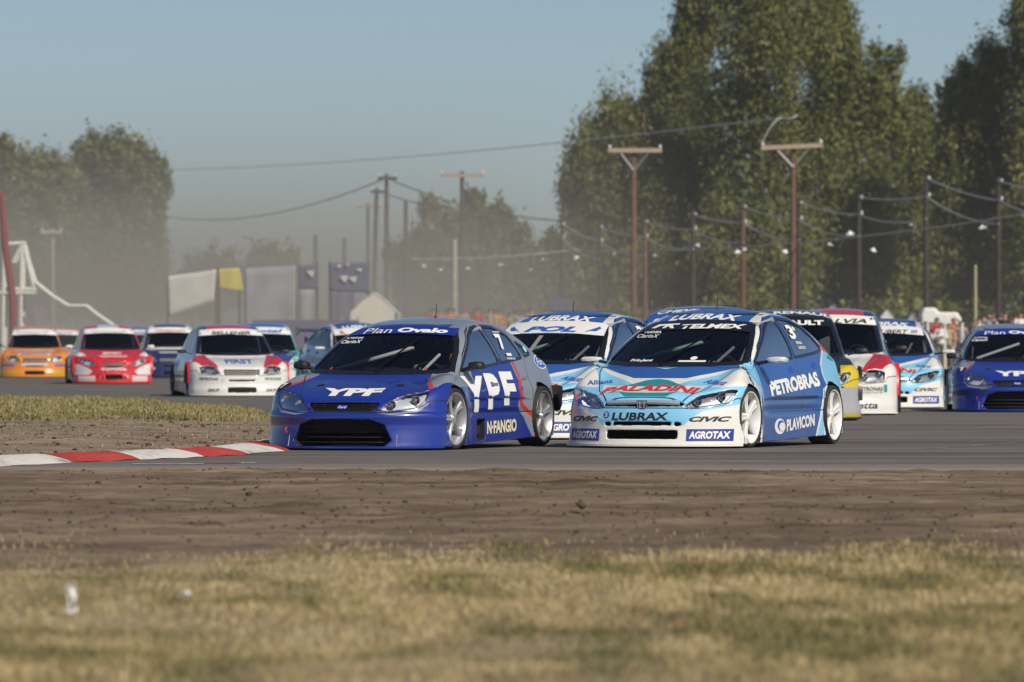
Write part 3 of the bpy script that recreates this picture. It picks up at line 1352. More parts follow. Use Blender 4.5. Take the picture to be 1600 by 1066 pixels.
def isl_z(X, Y):
    d = isl_d(X, Y)
    e = np.clip((d - .45) / 2.2, 0, 1)
    z = .03 + e * (.02 + .035 * np.clip(fbm(X * .7, Y * .35, 4, 91) + .4, 0, 1) + .035 * np.abs(fbm(X * 2.5, Y * 1.2, 3, 95)))
    z = z * np.clip((Y - 60) / 4, .15, 1) ** 0
    return np.where(d > .40, z, -.04)


me = grid_mesh('infield', np.arange(-16, -1.5, .09), np.arange(58, 134, .22), isl_z, M_BANK, keep=lambda x, y: isl_d(x, y) > .2)
tag(link('infield', me), kind='structure')
me = grid_mesh('infield', np.arange(-90, -15.9, 1.2), np.arange(24, 152, 1.5), isl_z, M_BANK, keep=lambda x, y: isl_d(x, y) > .2)
tag(link('infield', me), kind='structure')
M_BLADE2 = blade_mat("infield_grass", [(0.0, (.075, .085, .028)), (.3, (.20, .185, .070)), (.6, (.36, .305, .13)), (.9, (.48, .41, .21))])
n_ = 120000
iy = 89 + (132 - 89) * r_.random(n_)
ix = -14.5 + r_.random(n_) * 12.6
dd = isl_d(ix, iy)
pt = fbm(ix * .6, iy * .15, 4, 71)
keep = (dd > .25) & (iy > 90.5 + 1.8 * vnoise(ix * .9, iy * 0, 6)) & (r_.random(n_) < np.clip(.75 + pt, .2, 1)) & (np.abs(ix) < iy * .0706 + 2.2)
ix, iy, pt = ix[keep], iy[keep], pt[keep]
tint = .50 + .17 * r_.standard_normal(len(ix)) - .45 * np.clip(fbm(ix * .4, iy * .12, 3, 83), -.2, 1)
hh = (.03 + .06 * r_.random(len(ix))) * (1 + .6 * np.clip(pt, -.4, 1))
tag(link('grass', blades('grass', ix, iy, isl_z(ix, iy), hh, .012 + .008 * r_.random(len(ix)), tint.clip(0, 1), M_BLADE2, 1.0, 9)), 'yellow green grass on the infield behind the kerb', 'grass', kind='stuff')
# straw and clods on the bank
n_ = 5200
by = 66 + 26 * r_.random(n_)
bx = -7.6 + r_.random(n_) * 5.8
keep = (isl_d(bx, by) > .55) & (np.abs(bx) < by * .0706 + 1) & (r_.random(n_) < np.clip(.5 + fbm(bx * .9, by * .4, 3, 15), .05, 1))
bx, by = bx[keep], by[keep]
tag(link('straw', blades('straw', bx, by, isl_z(bx, by), .012 + .03 * r_.random(len(bx)), np.full(len(bx), .012), (.36 + .12 * r_.standard_normal(len(bx))).clip(0, 1), M_BLADE, 1.8, 12)), 'dead straw stalks strewn over the dirt bank behind the kerb', 'straw', kind='stuff')
n_ = 700
by = 65 + 27 * r_.random(n_)
bx = -7.6 + r_.random(n_) * 5.8
keep = (isl_d(bx, by) > .6) & (np.abs(bx) < by * .0706 + 1)
bx, by = bx[keep], by[keep]
cs = .008 + .020 * r_.random(len(bx)) ** 4
tag(link('soil_clods', lumps('soil_clods', np.stack([bx, by, isl_z(bx, by) + cs * .3], 1), cs, M_CLOD, 14)), 'crumbled clods on the dirt bank behind the kerb', 'soil clods', kind='stuff')
# ------------------------------------------------------------------ trees
def leaf_mat(name, cols, transl=.22):
    m, n, l, out = nt(name)
    b = n.new("ShaderNodeBsdfPrincipled")
    b.inputs["Roughness"].default_value = .55
    b.inputs["Specular IOR Level"].default_value = .3
    g = n.new("ShaderNodeAttribute")
    g.attribute_name = "tint"
    rp = n.new("ShaderNodeValToRGB")
    els = rp.color_ramp.elements
    while len(els) < len(cols):
        els.new(.5)
    for i, (e, c) in enumerate(zip(els, cols)):
        e.position = i / (len(cols) - 1)
        e.color = col4(c)
    l.new(g.outputs["Fac"], rp.inputs[0])
    l.new(rp.outputs[0], b.inputs["Base Color"])
    t = n.new("ShaderNodeBsdfTranslucent")
    l.new(rp.outputs[0], t.inputs[0])
    mx = n.new("ShaderNodeMixShader")
    mx.inputs[0].default_value = transl
    l.new(b.outputs[0], mx.inputs[1])
    l.new(t.outputs[0], mx.inputs[2])
    l.new(mx.outputs[0], out.inputs["Surface"])
    return m


M_EUC = leaf_mat("gum_leaves", [(.040, .055, .014), (.090, .110, .028), (.145, .160, .040), (.21, .205, .058), (.28, .24, .08)])
M_WIL = leaf_mat("poplar_leaves", [(.055, .075, .020), (.115, .135, .038), (.18, .195, .06), (.26, .25, .10)])
M_YNG = leaf_mat("young_leaves", [(.06, .085, .03), (.12, .145, .05), (.19, .19, .075)])
M_BARK = plain("bark", (.13, .105, .08), .9, noise=.4, nscale=2.5, bump=.6, bscale=8)


def crown(name, blobs, clumps, leaves, size, mat, seed, droop=.5, parent=None, spread=1.0):
    """Foliage: leaf-spray quads in clumps hung around the shell of several ellipsoids. blobs: (x, y, z, rx, ry, rz)."""
    r = np.random.default_rng(seed)
    Vs, Ts = [], []
    vol = np.array([b[3] * b[5] for b in blobs])
    for b, w in zip(blobs, vol / vol.mean()):
        k = max(4, int(clumps * w))
        d = r.standard_normal((k, 3))
        d /= np.linalg.norm(d, axis=1)[:, None]
        rad = r.uniform(.30, 1.06, k) ** .6
        c = np.array(b[:3]) + d * rad[:, None] * np.array(b[3:])
        cr = .25 * min(b[3], b[5]) * r.uniform(.6, 1.5, k) * spread
        n = r.poisson(leaves, k) + 3
        own = np.repeat(np.arange(k), n)
        m = len(own)
        o = r.standard_normal((m, 3)) * cr[own][:, None] * np.array([.52, .52, .80 + droop * .45])
        o[:, 2] -= droop * .35 * cr[own]
        p = c[own] + o
        ax = r.standard_normal((m, 3))
        ax[:, 2] = ax[:, 2] * .6 - droop * 1.6
        ax /= np.linalg.norm(ax, axis=1)[:, None]
        sd = np.cross(ax, r.standard_normal((m, 3)))
        sd /= np.maximum(np.linalg.norm(sd, axis=1), 1e-6)[:, None]
        L = size * r.uniform(.6, 1.5, m)
        Wd = L * r.uniform(.28, .5, m)
        a = ax * L[:, None] * .5
        s_ = sd * Wd[:, None] * .5
        Vs.append(np.stack([p - a, p + s_, p + a, p - s_], 1).reshape(-1, 3))
        ct = r.normal(.50, .20, k)
        Ts.append(np.repeat((ct[own] + r.normal(0, .06, m)).clip(0, 1), 4))
        # broad filler leaves added inside the crown to block sky gaps
        m = int(k * leaves * .07)
        d = r.standard_normal((m, 3))
        d /= np.linalg.norm(d, axis=1)[:, None]
        p = np.array(b[:3]) + d * (r.random(m) ** .5 * .82)[:, None] * np.array(b[3:])
        ax = unit(r.standard_normal((m, 3)))
        sd = unit(np.cross(ax, r.standard_normal((m, 3))))
        a = ax * (size * r.uniform(.7, 1.3, m))[:, None]
        s_ = sd * (size * r.uniform(.5, .9, m))[:, None]
        Vs.append(np.stack([p - a, p + s_, p + a, p - s_], 1).reshape(-1, 3))
        Ts.append(np.repeat(r.normal(.45, .15, m).clip(0, 1), 4))
    V = np.concatenate(Vs)
    T = np.concatenate(Ts)
    Fi = np.arange(len(V)).reshape(-1, 4)
    me = np_mesh(name, V, Fi, mat)
    at = me.attributes.new("tint", 'FLOAT', 'POINT')
    at.data.foreach_set("value", T.astype(np.float32))
    return link(name, me, parent)


def tree(name, label, u, Y, blobs_px, group, seed, mat, clumps=70, leaves=98, size=.35, droop=.7, trunk_r=.45, depth=1.0, spread=1.0):
    sc = Y / F_PX
    x0 = gx(u, Y)
    root = empty(name, (x0, Y, 0))
    tag(root, label, 'tree', group)
    r = random.Random(seed)
    bl = []
    for (bu, bv, ru, rv) in blobs_px:
        bl.append((gx(bu, Y) - x0, r.uniform(-.8, .8) * ru * sc * depth, gz(bv, Y), ru * sc, ru * sc * depth, rv * sc))
    crown('crown', bl, clumps, leaves, size, mat, seed, droop, root, spread)
    b = MB()
    top = max(q[2] for q in bl)
    hi = max(bl, key=lambda q: q[2])
    mid = (hi[0] * .35, 0, top * .45)
    b.tube([(0, 0, -.1), (hi[0] * .1 + .1, 0, top * .2), mid, (hi[0] * .8, hi[1] * .6, top * .8), (hi[0], hi[1], top)], [trunk_r, trunk_r * .85, trunk_r * .6, trunk_r * .35, trunk_r * .12], 9)
    b.build('trunk', M_BARK, root, smooth=True)
    for q in bl:
        if q is hi:
            continue
        t = min(.9, max(.12, q[2] / top - .22))
        s0 = Vector((hi[0] * t * .7, hi[1] * t * .5, top * t))
        e = Vector(q[:3])
        m_ = (s0 + e) / 2 + Vector((0, 0, -.08 * (e - s0).length))
        bb = MB()
        bb.tube([s0, m_, e], [trunk_r * .38, trunk_r * .25, trunk_r * .08], 7)
        bb.build('limb', M_BARK, root, smooth=True)
    return root


G_GUM = 'tall gum trees along the right'
tree('gum_tree', 'gum tree at the left end of the tall row, behind the left crossarm pole', 940, 566, [(925, 275, 52, 85), (980, 205, 62, 62), (955, 350, 62, 80), (903, 320, 32, 62), (1010, 300, 55, 90), (930, 430, 55, 55), (985, 420, 60, 70)], G_GUM, 11, M_EUC)
tree('gum_tree', 'gum tree with a narrow dark top just right of the left crossarm pole', 1062, 578, [(1065, 110, 42, 80), (1085, 45, 40, 62), (1045, 165, 55, 70), (1075, 240, 68, 80), (1080, 345, 70, 90), (1060, 440, 70, 60), (1110, -10, 40, 40)], G_GUM, 12, M_EUC)
tree('gum_tree', 'tallest broad gum tree, its top cut by the picture edge', 1190, 560, [(1185, 65, 80, 80), (1165, 165, 90, 85), (1245, 35, 65, 60), (1205, 270, 90, 90), (1150, 375, 75, 85), (1215, 400, 75, 85), (1180, 460, 70, 50), (1190, -15, 70, 50)], G_GUM, 13, M_EUC, clumps=60)
tree('gum_tree', 'olive gum tree behind the right crossarm pole', 1312, 566, [(1300, 80, 55, 75), (1345, 165, 68, 75), (1290, 195, 75, 80), (1385, 105, 28, 45), (1330, 300, 85, 90), (1285, 400, 75, 75), (1350, 420, 70, 70), (1395, 195, 45, 60), (1300, 10, 40, 45)], G_GUM, 14, M_EUC, clumps=54)
tree('gum_tree', 'lower gum tree filling the gap left of the rightmost trees', 1425, 590, [(1425, 185, 38, 55), (1435, 270, 58, 75), (1410, 370, 65, 80), (1450, 440, 60, 60), (1400, 455, 60, 50), (1465, 350, 50, 70)], G_GUM, 15, M_EUC)
tree('gum_tree', 'dark gum tree with a rounded head near the right edge', 1535, 552, [(1497, 160, 36, 62), (1548, 120, 48, 65), (1530, 215, 62, 80), (1560, 310, 62, 85), (1500, 300, 48, 80), (1530, 420, 72, 75), (1480, 440, 50, 55)], G_GUM, 16, M_EUC)
tree('gum_tree', 'dark gum tree rising out of the picture at the right edge', 1632, 545, [(1612, 30, 45, 75), (1640, 120, 68, 90), (1625, 240, 62, 90), (1610, 370, 62, 85), (1650, 440, 70, 70), (1660, 10, 60, 80)], G_GUM, 17, M_EUC)
G_POP = 'hazy trees on the left'
tree('poplar_tree', 'hazy broad tree left of the open sky', 190, 640, [(195, 250, 52, 42), (150, 300, 52, 70), (232, 320, 32, 85), (185, 340, 60, 80), (170, 420, 75, 80), (225, 430, 40, 70), (140, 240, 28, 28), (245, 275, 22, 40)], G_POP, 21, M_WIL, droop=.25, clumps=64, size=.45)
tree('poplar_tree', 'hazy tree at the far left edge behind the red post', 50, 630, [(10, 290, 45, 75), (70, 305, 48, 68), (35, 390, 70, 80), (105, 320, 34, 60), (0, 240, 26, 30), (80, 420, 60, 70), (-40, 330, 50, 90)], G_POP, 22, M_WIL, droop=.25, clumps=62, size=.45)
G_FAR = 'small trees in the far haze'
for i, (u, v, ru, rv, lab) in enumerate(((300, 440, 32, 40, 'far hazy round tree behind the white banner'), (345, 425, 28, 40, 'far hazy tree behind the yellow banner'), (416, 415, 34, 36, 'far hazy tree with a ragged top right of the yellow banner'), (452, 425, 22, 40, 'far hazy narrow tree left of the blue banners'))):
    tree('distant_tree', lab, u, 950, [(u, v, ru, rv), (u - ru * .5, v + 25, ru * .8, rv * .8), (u + ru * .5, v + 30, ru * .8, rv * .8)], G_FAR, 30 + i, M_WIL, clumps=34, leaves=22, size=.8, droop=.1, trunk_r=.3)
G_MID = 'young trees between the poles'
tree('young_tree', 'young tree with a leaning tuft left of the middle crossarm pole', 655, 470, [(672, 325, 16, 22), (618, 392, 16, 20), (660, 385, 30, 36), (645, 430, 38, 40), (690, 420, 30, 45), (660, 475, 40, 34)], G_MID, 41, M_YNG, clumps=40, leaves=40, size=.36, trunk_r=.16, spread=1.2)
tree('young_tree', 'young tree right behind the middle crossarm pole', 735, 476, [(737, 318, 20, 28), (705, 362, 24, 34), (752, 358, 28, 36), (728, 405, 42, 45), (745, 455, 48, 45), (700, 450, 36, 45)], G_MID, 42, M_YNG, clumps=44, leaves=42, size=.36, trunk_r=.18, spread=1.2)
tree('young_tree', 'young tree with a pointed top right of the middle crossarm pole', 795, 482, [(782, 345, 18, 34), (808, 385, 26, 36), (790, 425, 40, 42), (828, 420, 26, 38), (805, 470, 46, 40)], G_MID, 43, M_YNG, clumps=42, leaves=42, size=.36, trunk_r=.18, spread=1.2)
tree('young_tree', 'young tree at the foot of the leftmost tall gum', 862, 486, [(866, 385, 20, 30), (850, 425, 32, 40), (880, 430, 28, 42), (860, 475, 42, 36)], G_MID, 44, M_YNG, clumps=42, leaves=42, size=.36, trunk_r=.18, spread=1.2)

# low scrub under the tall trees
rs = np.random.default_rng(77)
bl = []
for i in range(46):
    u = 880 + i * 17 + rs.uniform(-8, 8)
    Y = 535 + rs.uniform(-8, 14)
    bl.append((gx(u, Y), Y, rs.uniform(.6, 2.0), rs.uniform(1.2, 2.2), 1.6, rs.uniform(1.2, 2.6)))
tag(crown('scrub', bl, 14, 26, .55, M_EUC, 78, .3), 'dark undergrowth along the foot of the tall trees', 'scrub', kind='stuff')

# ------------------------------------------------------------------ poles and wires
M_WOOD = plain("pole_wood", (.14, .075, .05), .9, noise=.3, nscale=3)
M_WOODD = plain("pole_wood_dark", (.05, .042, .040), .9, noise=.3, nscale=3)
M_ARM = plain("arm_wood", (.36, .29, .215), .85, noise=.2, nscale=4)
M_PALE = plain("pale_post", (.42, .40, .33), .8, noise=.2, nscale=4)
M_GALV = plain("galvanised", (.52, .53, .54), .4, metal=.7)
M_CER = plain("insulator", (.75, .75, .75), .3)
M_WIRE = plain("wire_grey", (.52, .52, .50), .5)
M_WIRED = plain("wire_dark", (.035, .035, .04), .6)


def t_pole(label, u, vtop, Y, arm_px, mat, tilt=0.0, brace=True, r0=.17, v_arm=None, group='crossarm poles', armmat=None, lean=0.0):
    sc = Y / F_PX
    h = gz(vtop, Y)
    root = empty('utility_pole', (gx(u, Y), Y, 0))
    tag(root, label, 'pole', group)
    b = MB()
    b.tube([(0, 0, -.3), (lean * .5, 0, h * .5), (lean, 0, h)], [r0, r0 * .88, r0 * .72], 10)
    b.build('post', mat, root, smooth=True)
    if arm_px:
        za = gz(v_arm, Y) if v_arm else h - .22
        l_, r_2 = arm_px
        a0, a1 = (l_ - u) * sc + lean, (r_2 - u) * sc + lean
        b = MB()
        tz = tilt * (a1 - a0) * .5
        b.prism([(a0, za - tz - .10), (a1, za + tz - .10), (a1, za + tz + .10), (a0, za - tz + .10)], lambda x, z: (x, -r0 - .16, z), lambda x, z: (x, -r0 + .02, z))
        b.build('crossarm', armmat or M_ARM, root)
        if brace:
            for x in (a0 * .55 + lean * .45, a1 * .55 + lean * .45):
                b = MB()
                b.tube([(x, -r0 - .08, za - .08), (lean, -r0 - .02, za - .95)], .035, 6)
                b.build('brace', M_GALV, root)
        for x in (a0 + .08, a1 - .08):
            b = MB()
            b.lathe([(.02, 0), (.06, .02), (.045, .06), (.06, .10), (.04, .15), (0, .16)], 10, 'Z', (x, -r0 - .07, za + .10 + (tz if x > lean else -tz)))
            b.build('insulator', M_CER, root, smooth=True)
    return root


t_pole('brown pole with a pale crossarm left of the tallest gum tree', 990, 228, 345, (950, 1034), M_WOOD)
t_pole('brown pole with a tilted crossarm and wire loops before the tall gums', 1239, 222, 338, (1189, 1285), M_WOOD, tilt=.045)
t_pole('pole with a faded crossarm among the young trees', 722, 268, 405, (688, 757), M_WOODD, brace=False, armmat=plain("arm_faded", (.38, .30, .25), .85))
t_pole('dark pole with a stub crossarm carrying the two sagging wires', 604, 272, 420, (590, 621), M_WOODD, brace=False, v_arm=279, armmat=M_WOODD)
t_pole('leaning dark pole with a small top arm left of the twin wires', 582, 294, 436, (573, 593), M_WOODD, brace=False, armmat=M_WOODD, lean=.25)
t_pole('faint pole with a pale double arm behind the leaning pole', 575, 318, 470, (556, 596), M_WOODD, brace=False, r0=.14)
t_pole('short dark pole right of the stub crossarm pole', 634, 314, 430, None, M_WOODD)
t_pole('faint stub pole over the blue banners', 493, 367, 520, None, M_WOODD, r0=.24)
t_pole('faint stub pole left of the leaning pole', 538, 372, 520, None, M_WOODD, r0=.2)
t_pole('faint grey pole with a pale arm before the left trees', 82, 357, 430, (64, 98), M_PALE, brace=False, r0=.15, armmat=M_PALE)
t_pole('pale concrete post below the middle crossarm pole', 710, 374, 330, None, M_PALE, r0=.16)
t_pole('thin yellowish post beside the white caravan', 1524, 414, 262, None, plain("yellow_post", (.36, .33, .20), .8), r0=.075)

FEST = [(878, 345), (937, 350), (1008, 342), (1083, 330), (1161, 318), (1248, 312), (1342, 303), (1447, 273), (1560, 277), (1690, 262)]
fy = lambda u: 400 - (u - 878) * .155
names_ = ['leftmost', 'second', 'third', 'fourth', 'fifth', 'sixth', 'seventh', 'eighth', 'ninth', 'tenth']
tops = []
for i, (u, v) in enumerate(FEST):
    Y = fy(u)
    h = gz(v, Y)
    root = empty('lighting_pole', (gx(u, Y), Y, 0))
    tag(root, '%s from the left of the thin cable poles before the tall trees' % names_[i], 'pole', 'thin cable poles')
    b = MB()
    b.tube([(0, 0, -.3), (0, 0, h)], [.13, .10], 8)
    b.build('post', M_WOODD if i not in (2, 4) else M_WOOD, root, smooth=True)
    for dz in (.25, .95):
        b = MB()
        b.lathe([(.02, 0), (.055, .03), (.035, .07), (.055, .12), (.02, .17), (0, .18)], 8, 'Z', (.13, -.14, h - dz))
        b.build('insulator', M_CER, root, smooth=True)
    tops.append((gx(u, Y), Y, h))


def cable(label, a, c, sag, r, mat, n=14, group=None):
    a, c = Vector(a), Vector(c)
    b = MB()
    b.tube([a.lerp(c, t) + Vector((0, 0, -sag * 4 * t * (1 - t))) for t in np.linspace(0, 1, n)], r, 5)
    return tag(b.build('cable', mat, None), label, 'cable', group)


for i in range(len(tops) - 1):
    a, c = tops[i], tops[i + 1]
    cable('upper grey cable running right from the %s thin cable pole' % names_[i], (a[0], a[1] - .15, a[2] - .15), (c[0], c[1] - .15, c[2] - .95), .12, .036, M_WIRE, group='sagging grey cables')
    cable('lower grey cable running right from the %s thin cable pole' % names_[i], (a[0], a[1] - .15, a[2] - .95), (c[0], c[1] - .15, c[2] - 1.9), .25, .032, M_WIRE, group='sagging grey cables')
P1 = px(604, 278, 420)
cable('dark wire sagging left from the stub crossarm pole', P1, px(255, 338, 560), 1.1, .045, M_WIRED, 20)
cable('dark wire sagging right from the stub crossarm pole', P1, px(878, 345, 400), .5, .04, M_WIRED, 20)
cable('dark wire sagging right from the leaning pole', px(588, 296, 436), px(700, 322, 430), .25, .035, M_WIRED)
cable('thin silver wire across the tall trees to the right crossarm pole', px(1222, 184, 337.5), px(-120, 246, 900), 2.0, .030, M_WIRE, 30)
cable('wire loop above the tilted crossarm', px(1192, 222, 337), px(1222, 184, 337.5), -.25, .022, M_GALV, 8)
cable('short wire tail beyond the loop above the tilted crossarm', px(1222, 184, 337.5), px(1246, 180, 338), .1, .022, M_GALV, 6)

# hanging lamps
ORD = 'first second third fourth fifth sixth seventh eighth ninth tenth eleventh twelfth thirteenth fourteenth fifteenth sixteenth seventeenth eighteenth'.split()
b = MB()
b.lathe([(.03, .22), (.06, .18), (.10, .10), (.26, .02), (.28, 0.0), (.24, .0), (.08, .07), (.05, .02), (0, .0)], 14, 'Z')
LAMP = b.mesh('lamp_shade', plain("lamp_white", (.82, .83, .82), .35, coat=.3), smooth=True)
b = MB()
b.tube([(0, 0, .2), (0, 0, .75)], .018, 5)
STEM = b.mesh('stem', M_WIRED)
for i_, (u, v) in enumerate(((662, 413), (688, 420), (731, 417), (782, 412), (829, 420), (848, 404), (900, 400), (960, 396), (1023, 398), (1090, 381), (1152, 391), (1163, 387), (1227, 390), (1297, 379), (1328, 362), (1364, 388), (1424, 349), (1535, 352))):
    Y = 400 - max(0, (u - 860)) * .155 - 4
    p = px(u, v, Y)
    root = empty('hanging_lamp', (p.x, p.y, p.z - .1))
    root.rotation_euler = (.35 * math.sin(u), .4 * math.cos(u * 1.7), 0)
    root.scale = [.42 + .25 * abs(math.sin(u * .77))] * 3
    tag(root, 'small white lamp hanging before the trees, %s from the left of the lamps' % ORD[i_], 'lamp', 'white lamps hanging before the trees')
    link('lamp_shade', LAMP, root)
    link('stem', STEM, root)
cable('level cable carrying the white lamps on the left', px(640, 405, 396), px(905, 390, 396), .15, .026, M_WIRE)
cable('level cable carrying the white lamps on the right', px(880, 391, 391), px(1600, 335, 283), .5, .026, M_WIRE, 24)

# ------------------------------------------------------------------ stands, banners, tents
M_WFRAME = plain("white_frame", (.66, .65, .60), .6, noise=.15)
M_REDPOST = plain("red_post", (.20, .025, .03), .6)
Y = 262.0
root = empty('viewing_tower', (gx(30, Y), Y, 0))
tag(root, 'white framed lookout tower with stair rail at the left edge', 'tower')


def pl(u, v, dy=0.0):
    p = px(u, v, Y)
    return (p.x - root.location.x, dy, p.z)


for dy in (0, 1.1):
    for (u0, v0, u1, v1, nm) in ((34, 383, 31, 640, 'post'), (6, 384, 4, 640, 'post'), (4, 382, 38, 380, 'top_rail'), (22, 452, 54, 452, 'platform_rail'), (36, 382, 52, 448, 'brace'), (20, 410, 34, 384, 'brace')):
        b = MB()
        b.tube([pl(u0, v0, dy), pl(u1, v1 if v1 < 600 else 526 + 1.12 * F_PX / Y, dy)], .075, 8)
        b.build(nm, M_WFRAME, root)
b = MB()
c = pl(22, 455, .55)
b.box((c[0] - .2, .55, c[2] - .05), (1.9, 1.3, .10))
b.build('platform', M_WFRAME, root)
for dy in (0.0, 1.0):
    b = MB()
    b.tube([pl(44, 410, dy), pl(53, 440, dy), pl(80, 462, dy), pl(106, 478, dy), pl(134, 478, dy), pl(150, 491, dy), pl(172, 506, dy), pl(190, 520, dy)], .06, 8)
    b.build('stair_rail', M_WFRAME, root, smooth=True)
b = MB()
b.box((c[0] - .55, .3, pl(0, 425)[2]), (.55, .12, 1.1))
b.build('white_sheet', plain("white_sheet", (.70, .70, .68), .8), root)
b = MB()
p0, p1 = px(1, 300, 258), px(20, 470, 258)
b.tube([(p0.x, 258, p0.z), ((p0.x + p1.x) / 2 - .05, 258, (p0.z + p1.z) / 2), (p1.x, 258, p1.z), (p1.x + .02, 258, -.1)], [.09, .13, .15, .15], 10)
tag(b.build('red_post', M_REDPOST, None, smooth=True), 'leaning dark red post at the left picture edge', 'post')


def banner(label, corners, Y, mat, folds=1.2, amp=.025, cat='banner', name='banner', post=True):
    """Hanging cloth between four picture corners (tl, tr, br, bl) at depth Y, with folds and thickness, on two posts."""
    tl, tr, br, bl_ = [px(u, v, Y) for u, v in corners]
    bm = bmesh.new()
    n, m = 16, 8
    g = []
    for i in range(n + 1):
        col = []
        for j in range(m + 1):
            s_, t = i / n, j / m
            p = (tl.lerp(tr, s_)).lerp(bl_.lerp(br, s_), t)
            p = p + Vector((0, amp * math.sin(folds * 6.28 * s_ + 1.5 * t), amp * .4 * math.sin(5 * s_ + u_seed)))
            col.append(bm.verts.new(p))
        g.append(col)
    for i in range(n):
        for j in range(m):
            bm.faces.new((g[i][j], g[i + 1][j], g[i + 1][j + 1], g[i][j + 1]))
    me = bpy.data.meshes.new('cloth')
    bm.to_mesh(me)
    bm.free()
    me.shade_smooth()
    root = empty(name, (0, 0, 0))
    tag(root, label, cat)
    o = link('cloth', me, root, mat)
    o.modifiers.new('thick', 'SOLIDIFY').thickness = .01
    if post:
        for a in (tl, tr):
            b = MB()
            b.tube([(a.x, Y + .1, -.1), (a.x, Y + .1, a.z + .05)], .04, 6)
            b.build('post', M_WOODD, root)
    return root


u_seed = 1.0
M_CLW = plain("cloth_white", (.62, .60, .58), .85, noise=.12, nscale=1.5)
M_CLY = plain("cloth_yellow", (.62, .50, .10), .8)
M_CLG = plain("cloth_grey", (.30, .30, .33), .85, noise=.2, nscale=1.2)
M_CLB = plain("cloth_blue", (.085, .095, .17), .8, noise=.2, nscale=1.2)
M_CLV = plain("cloth_violet", (.13, .125, .20), .85)
banner('slanted white banner with a reddish upper edge left of the yellow one', [(262, 432), (338, 421), (334, 470), (264, 496)], 300, M_CLW)
banner('small yellow banner beside the slanted white banner', [(342, 421), (374, 418), (381, 456), (343, 452)], 298, M_CLY)
banner('grey cloth screen right of the yellow banner', [(383, 420), (462, 414), (462, 520), (383, 520)], 306, M_CLG, 1.5)
for i, (c, lab, m_) in enumerate((([(468, 416), (496, 412), (498, 452), (468, 452)], 'dark blue banner with a pale fold at the left of the pair', M_CLB),
                                  ([(515, 410), (576, 410), (578, 458), (516, 455)], 'wide dark blue banner with pale marks above the white tent', M_CLB))):
    u_seed = 2.0 + i
    bn = banner(lab, c, 290 - i * 3, m_)
    Yb = 290 - i * 3 - .14
    for (bu, bv, bw, bh) in (((486, 428, 9, 9),) if i == 0 else ((530, 416, 6, 4), (543, 414, 4, 4), (538, 436, 10, 9), (552, 437, 10, 8), (562, 422, 7, 4))):
        b = MB()
        pts = [px(bu - bw * .7, bv - bh * .5, Yb), px(bu + bw * .6, bv - bh * .6, Yb), px(bu + bw * .3, bv + bh * .6, Yb), px(bu - bw * .2, bv + bh * .3, Yb)]
        b.prism([(p.x, p.z) for p in pts], lambda x, z: (x, Yb, z), lambda x, z: (x, Yb + .02, z))
        b.build('pale_mark', M_CLW, bn)
for (u, w, lab, m_) in ((478, 17, 'dark cloth strip hanging below the left blue banner', M_CLG), (535, 24, 'dark cloth strip hanging below the wide blue banner', M_CLV)):
    u_seed += 1
    banner(lab, [(u - w / 2 - 5, 452), (u + w / 2 + 5, 452), (u + w / 2 + 5, 530), (u - w / 2 - 5, 530)], 294, m_, 1.5)


def gable_tent(label, u0, u1, v_ridge, v_eave, Y, depth, mat, name='tent'):
    root = empty(name, (gx((u0 + u1) / 2, Y), Y, 0))
    tag(root, label, 'tent')
    w = (u1 - u0) / 2 * Y / F_PX
    zr, ze = gz(v_ridge, Y), gz(v_eave, Y)
    n = 14
    prof = [(-w * 1.06, ze - .12), (-w * .55, ze + (zr - ze) * .46), (0, zr), (w * .55, ze + (zr - ze) * .46), (w * 1.06, ze - .12)]
    b = MB()
    for i in range(len(prof) - 1):
        (x0, z0), (x1, z1) = prof[i], prof[i + 1]
        b.quad((x0, 0, z0), (x1, 0, z1), (x1, depth, z1), (x0, depth, z0))
    o = b.build('canopy', mat, root)
    o.modifiers.new('thick', 'SOLIDIFY').thickness = .03
    for yy in (0.02, depth - .02):
        b = MB()
        b.prism([(-w, 0), (-w, ze - .05), (-w * .55, ze + (zr - ze) * .44), (0, zr - .04), (w * .55, ze + (zr - ze) * .44), (w, ze - .05), (w, 0)], lambda x, z: (x, yy, z), lambda x, z: (x, yy + .02, z))
        b.build('end_wall', mat, root)
    for sg in (-1, 1):
        b = MB()
        b.box((sg * w, depth / 2, (ze - .05) / 2), (.03, depth, ze - .06))
        b.build('side_wall', mat, root)
        for yy in (-.05, depth + .05):
            b = MB()
            b.tube([(sg * w * .97, yy, 0), (sg * w * .97, yy, ze)], .04, 6)
            b.build('tent_pole', M_GALV, root)
    return root


M_TENT = plain("tent_canvas", (.70, .67, .58), .85, noise=.1)
gable_tent('cream gabled tent behind the roof of the leading blue car', 546, 622, 457, 487, 285, 5.0, M_TENT)
gable_tent('small white pointed tent behind the red and white car', 1374, 1398, 483, 500, 300, 2.5, M_CLW)
gable_tent('pale small tent left of the white caravan', 1416, 1434, 489, 503, 305, 2.5, M_CLG)

# long low screen on the left
Y = 236
b = MB()
xa, xb = gx(396, Y), gx(560, Y)
root = empty('screen_fence', ((xa + xb) / 2, Y, 0))
tag(root, 'long violet cloth screen behind the far left cars', 'fence')
b.box((0, 0, .85), (xb - xa, .05, 1.62))
b.build('cloth', M_CLV, root)
for i in range(7):
    b = MB()
    b.tube([((i / 6 - .5) * (xb - xa), .08, 0), ((i / 6 - .5) * (xb - xa), .08, 1.75)], .035, 6)
    b.build('post', M_GALV, root)

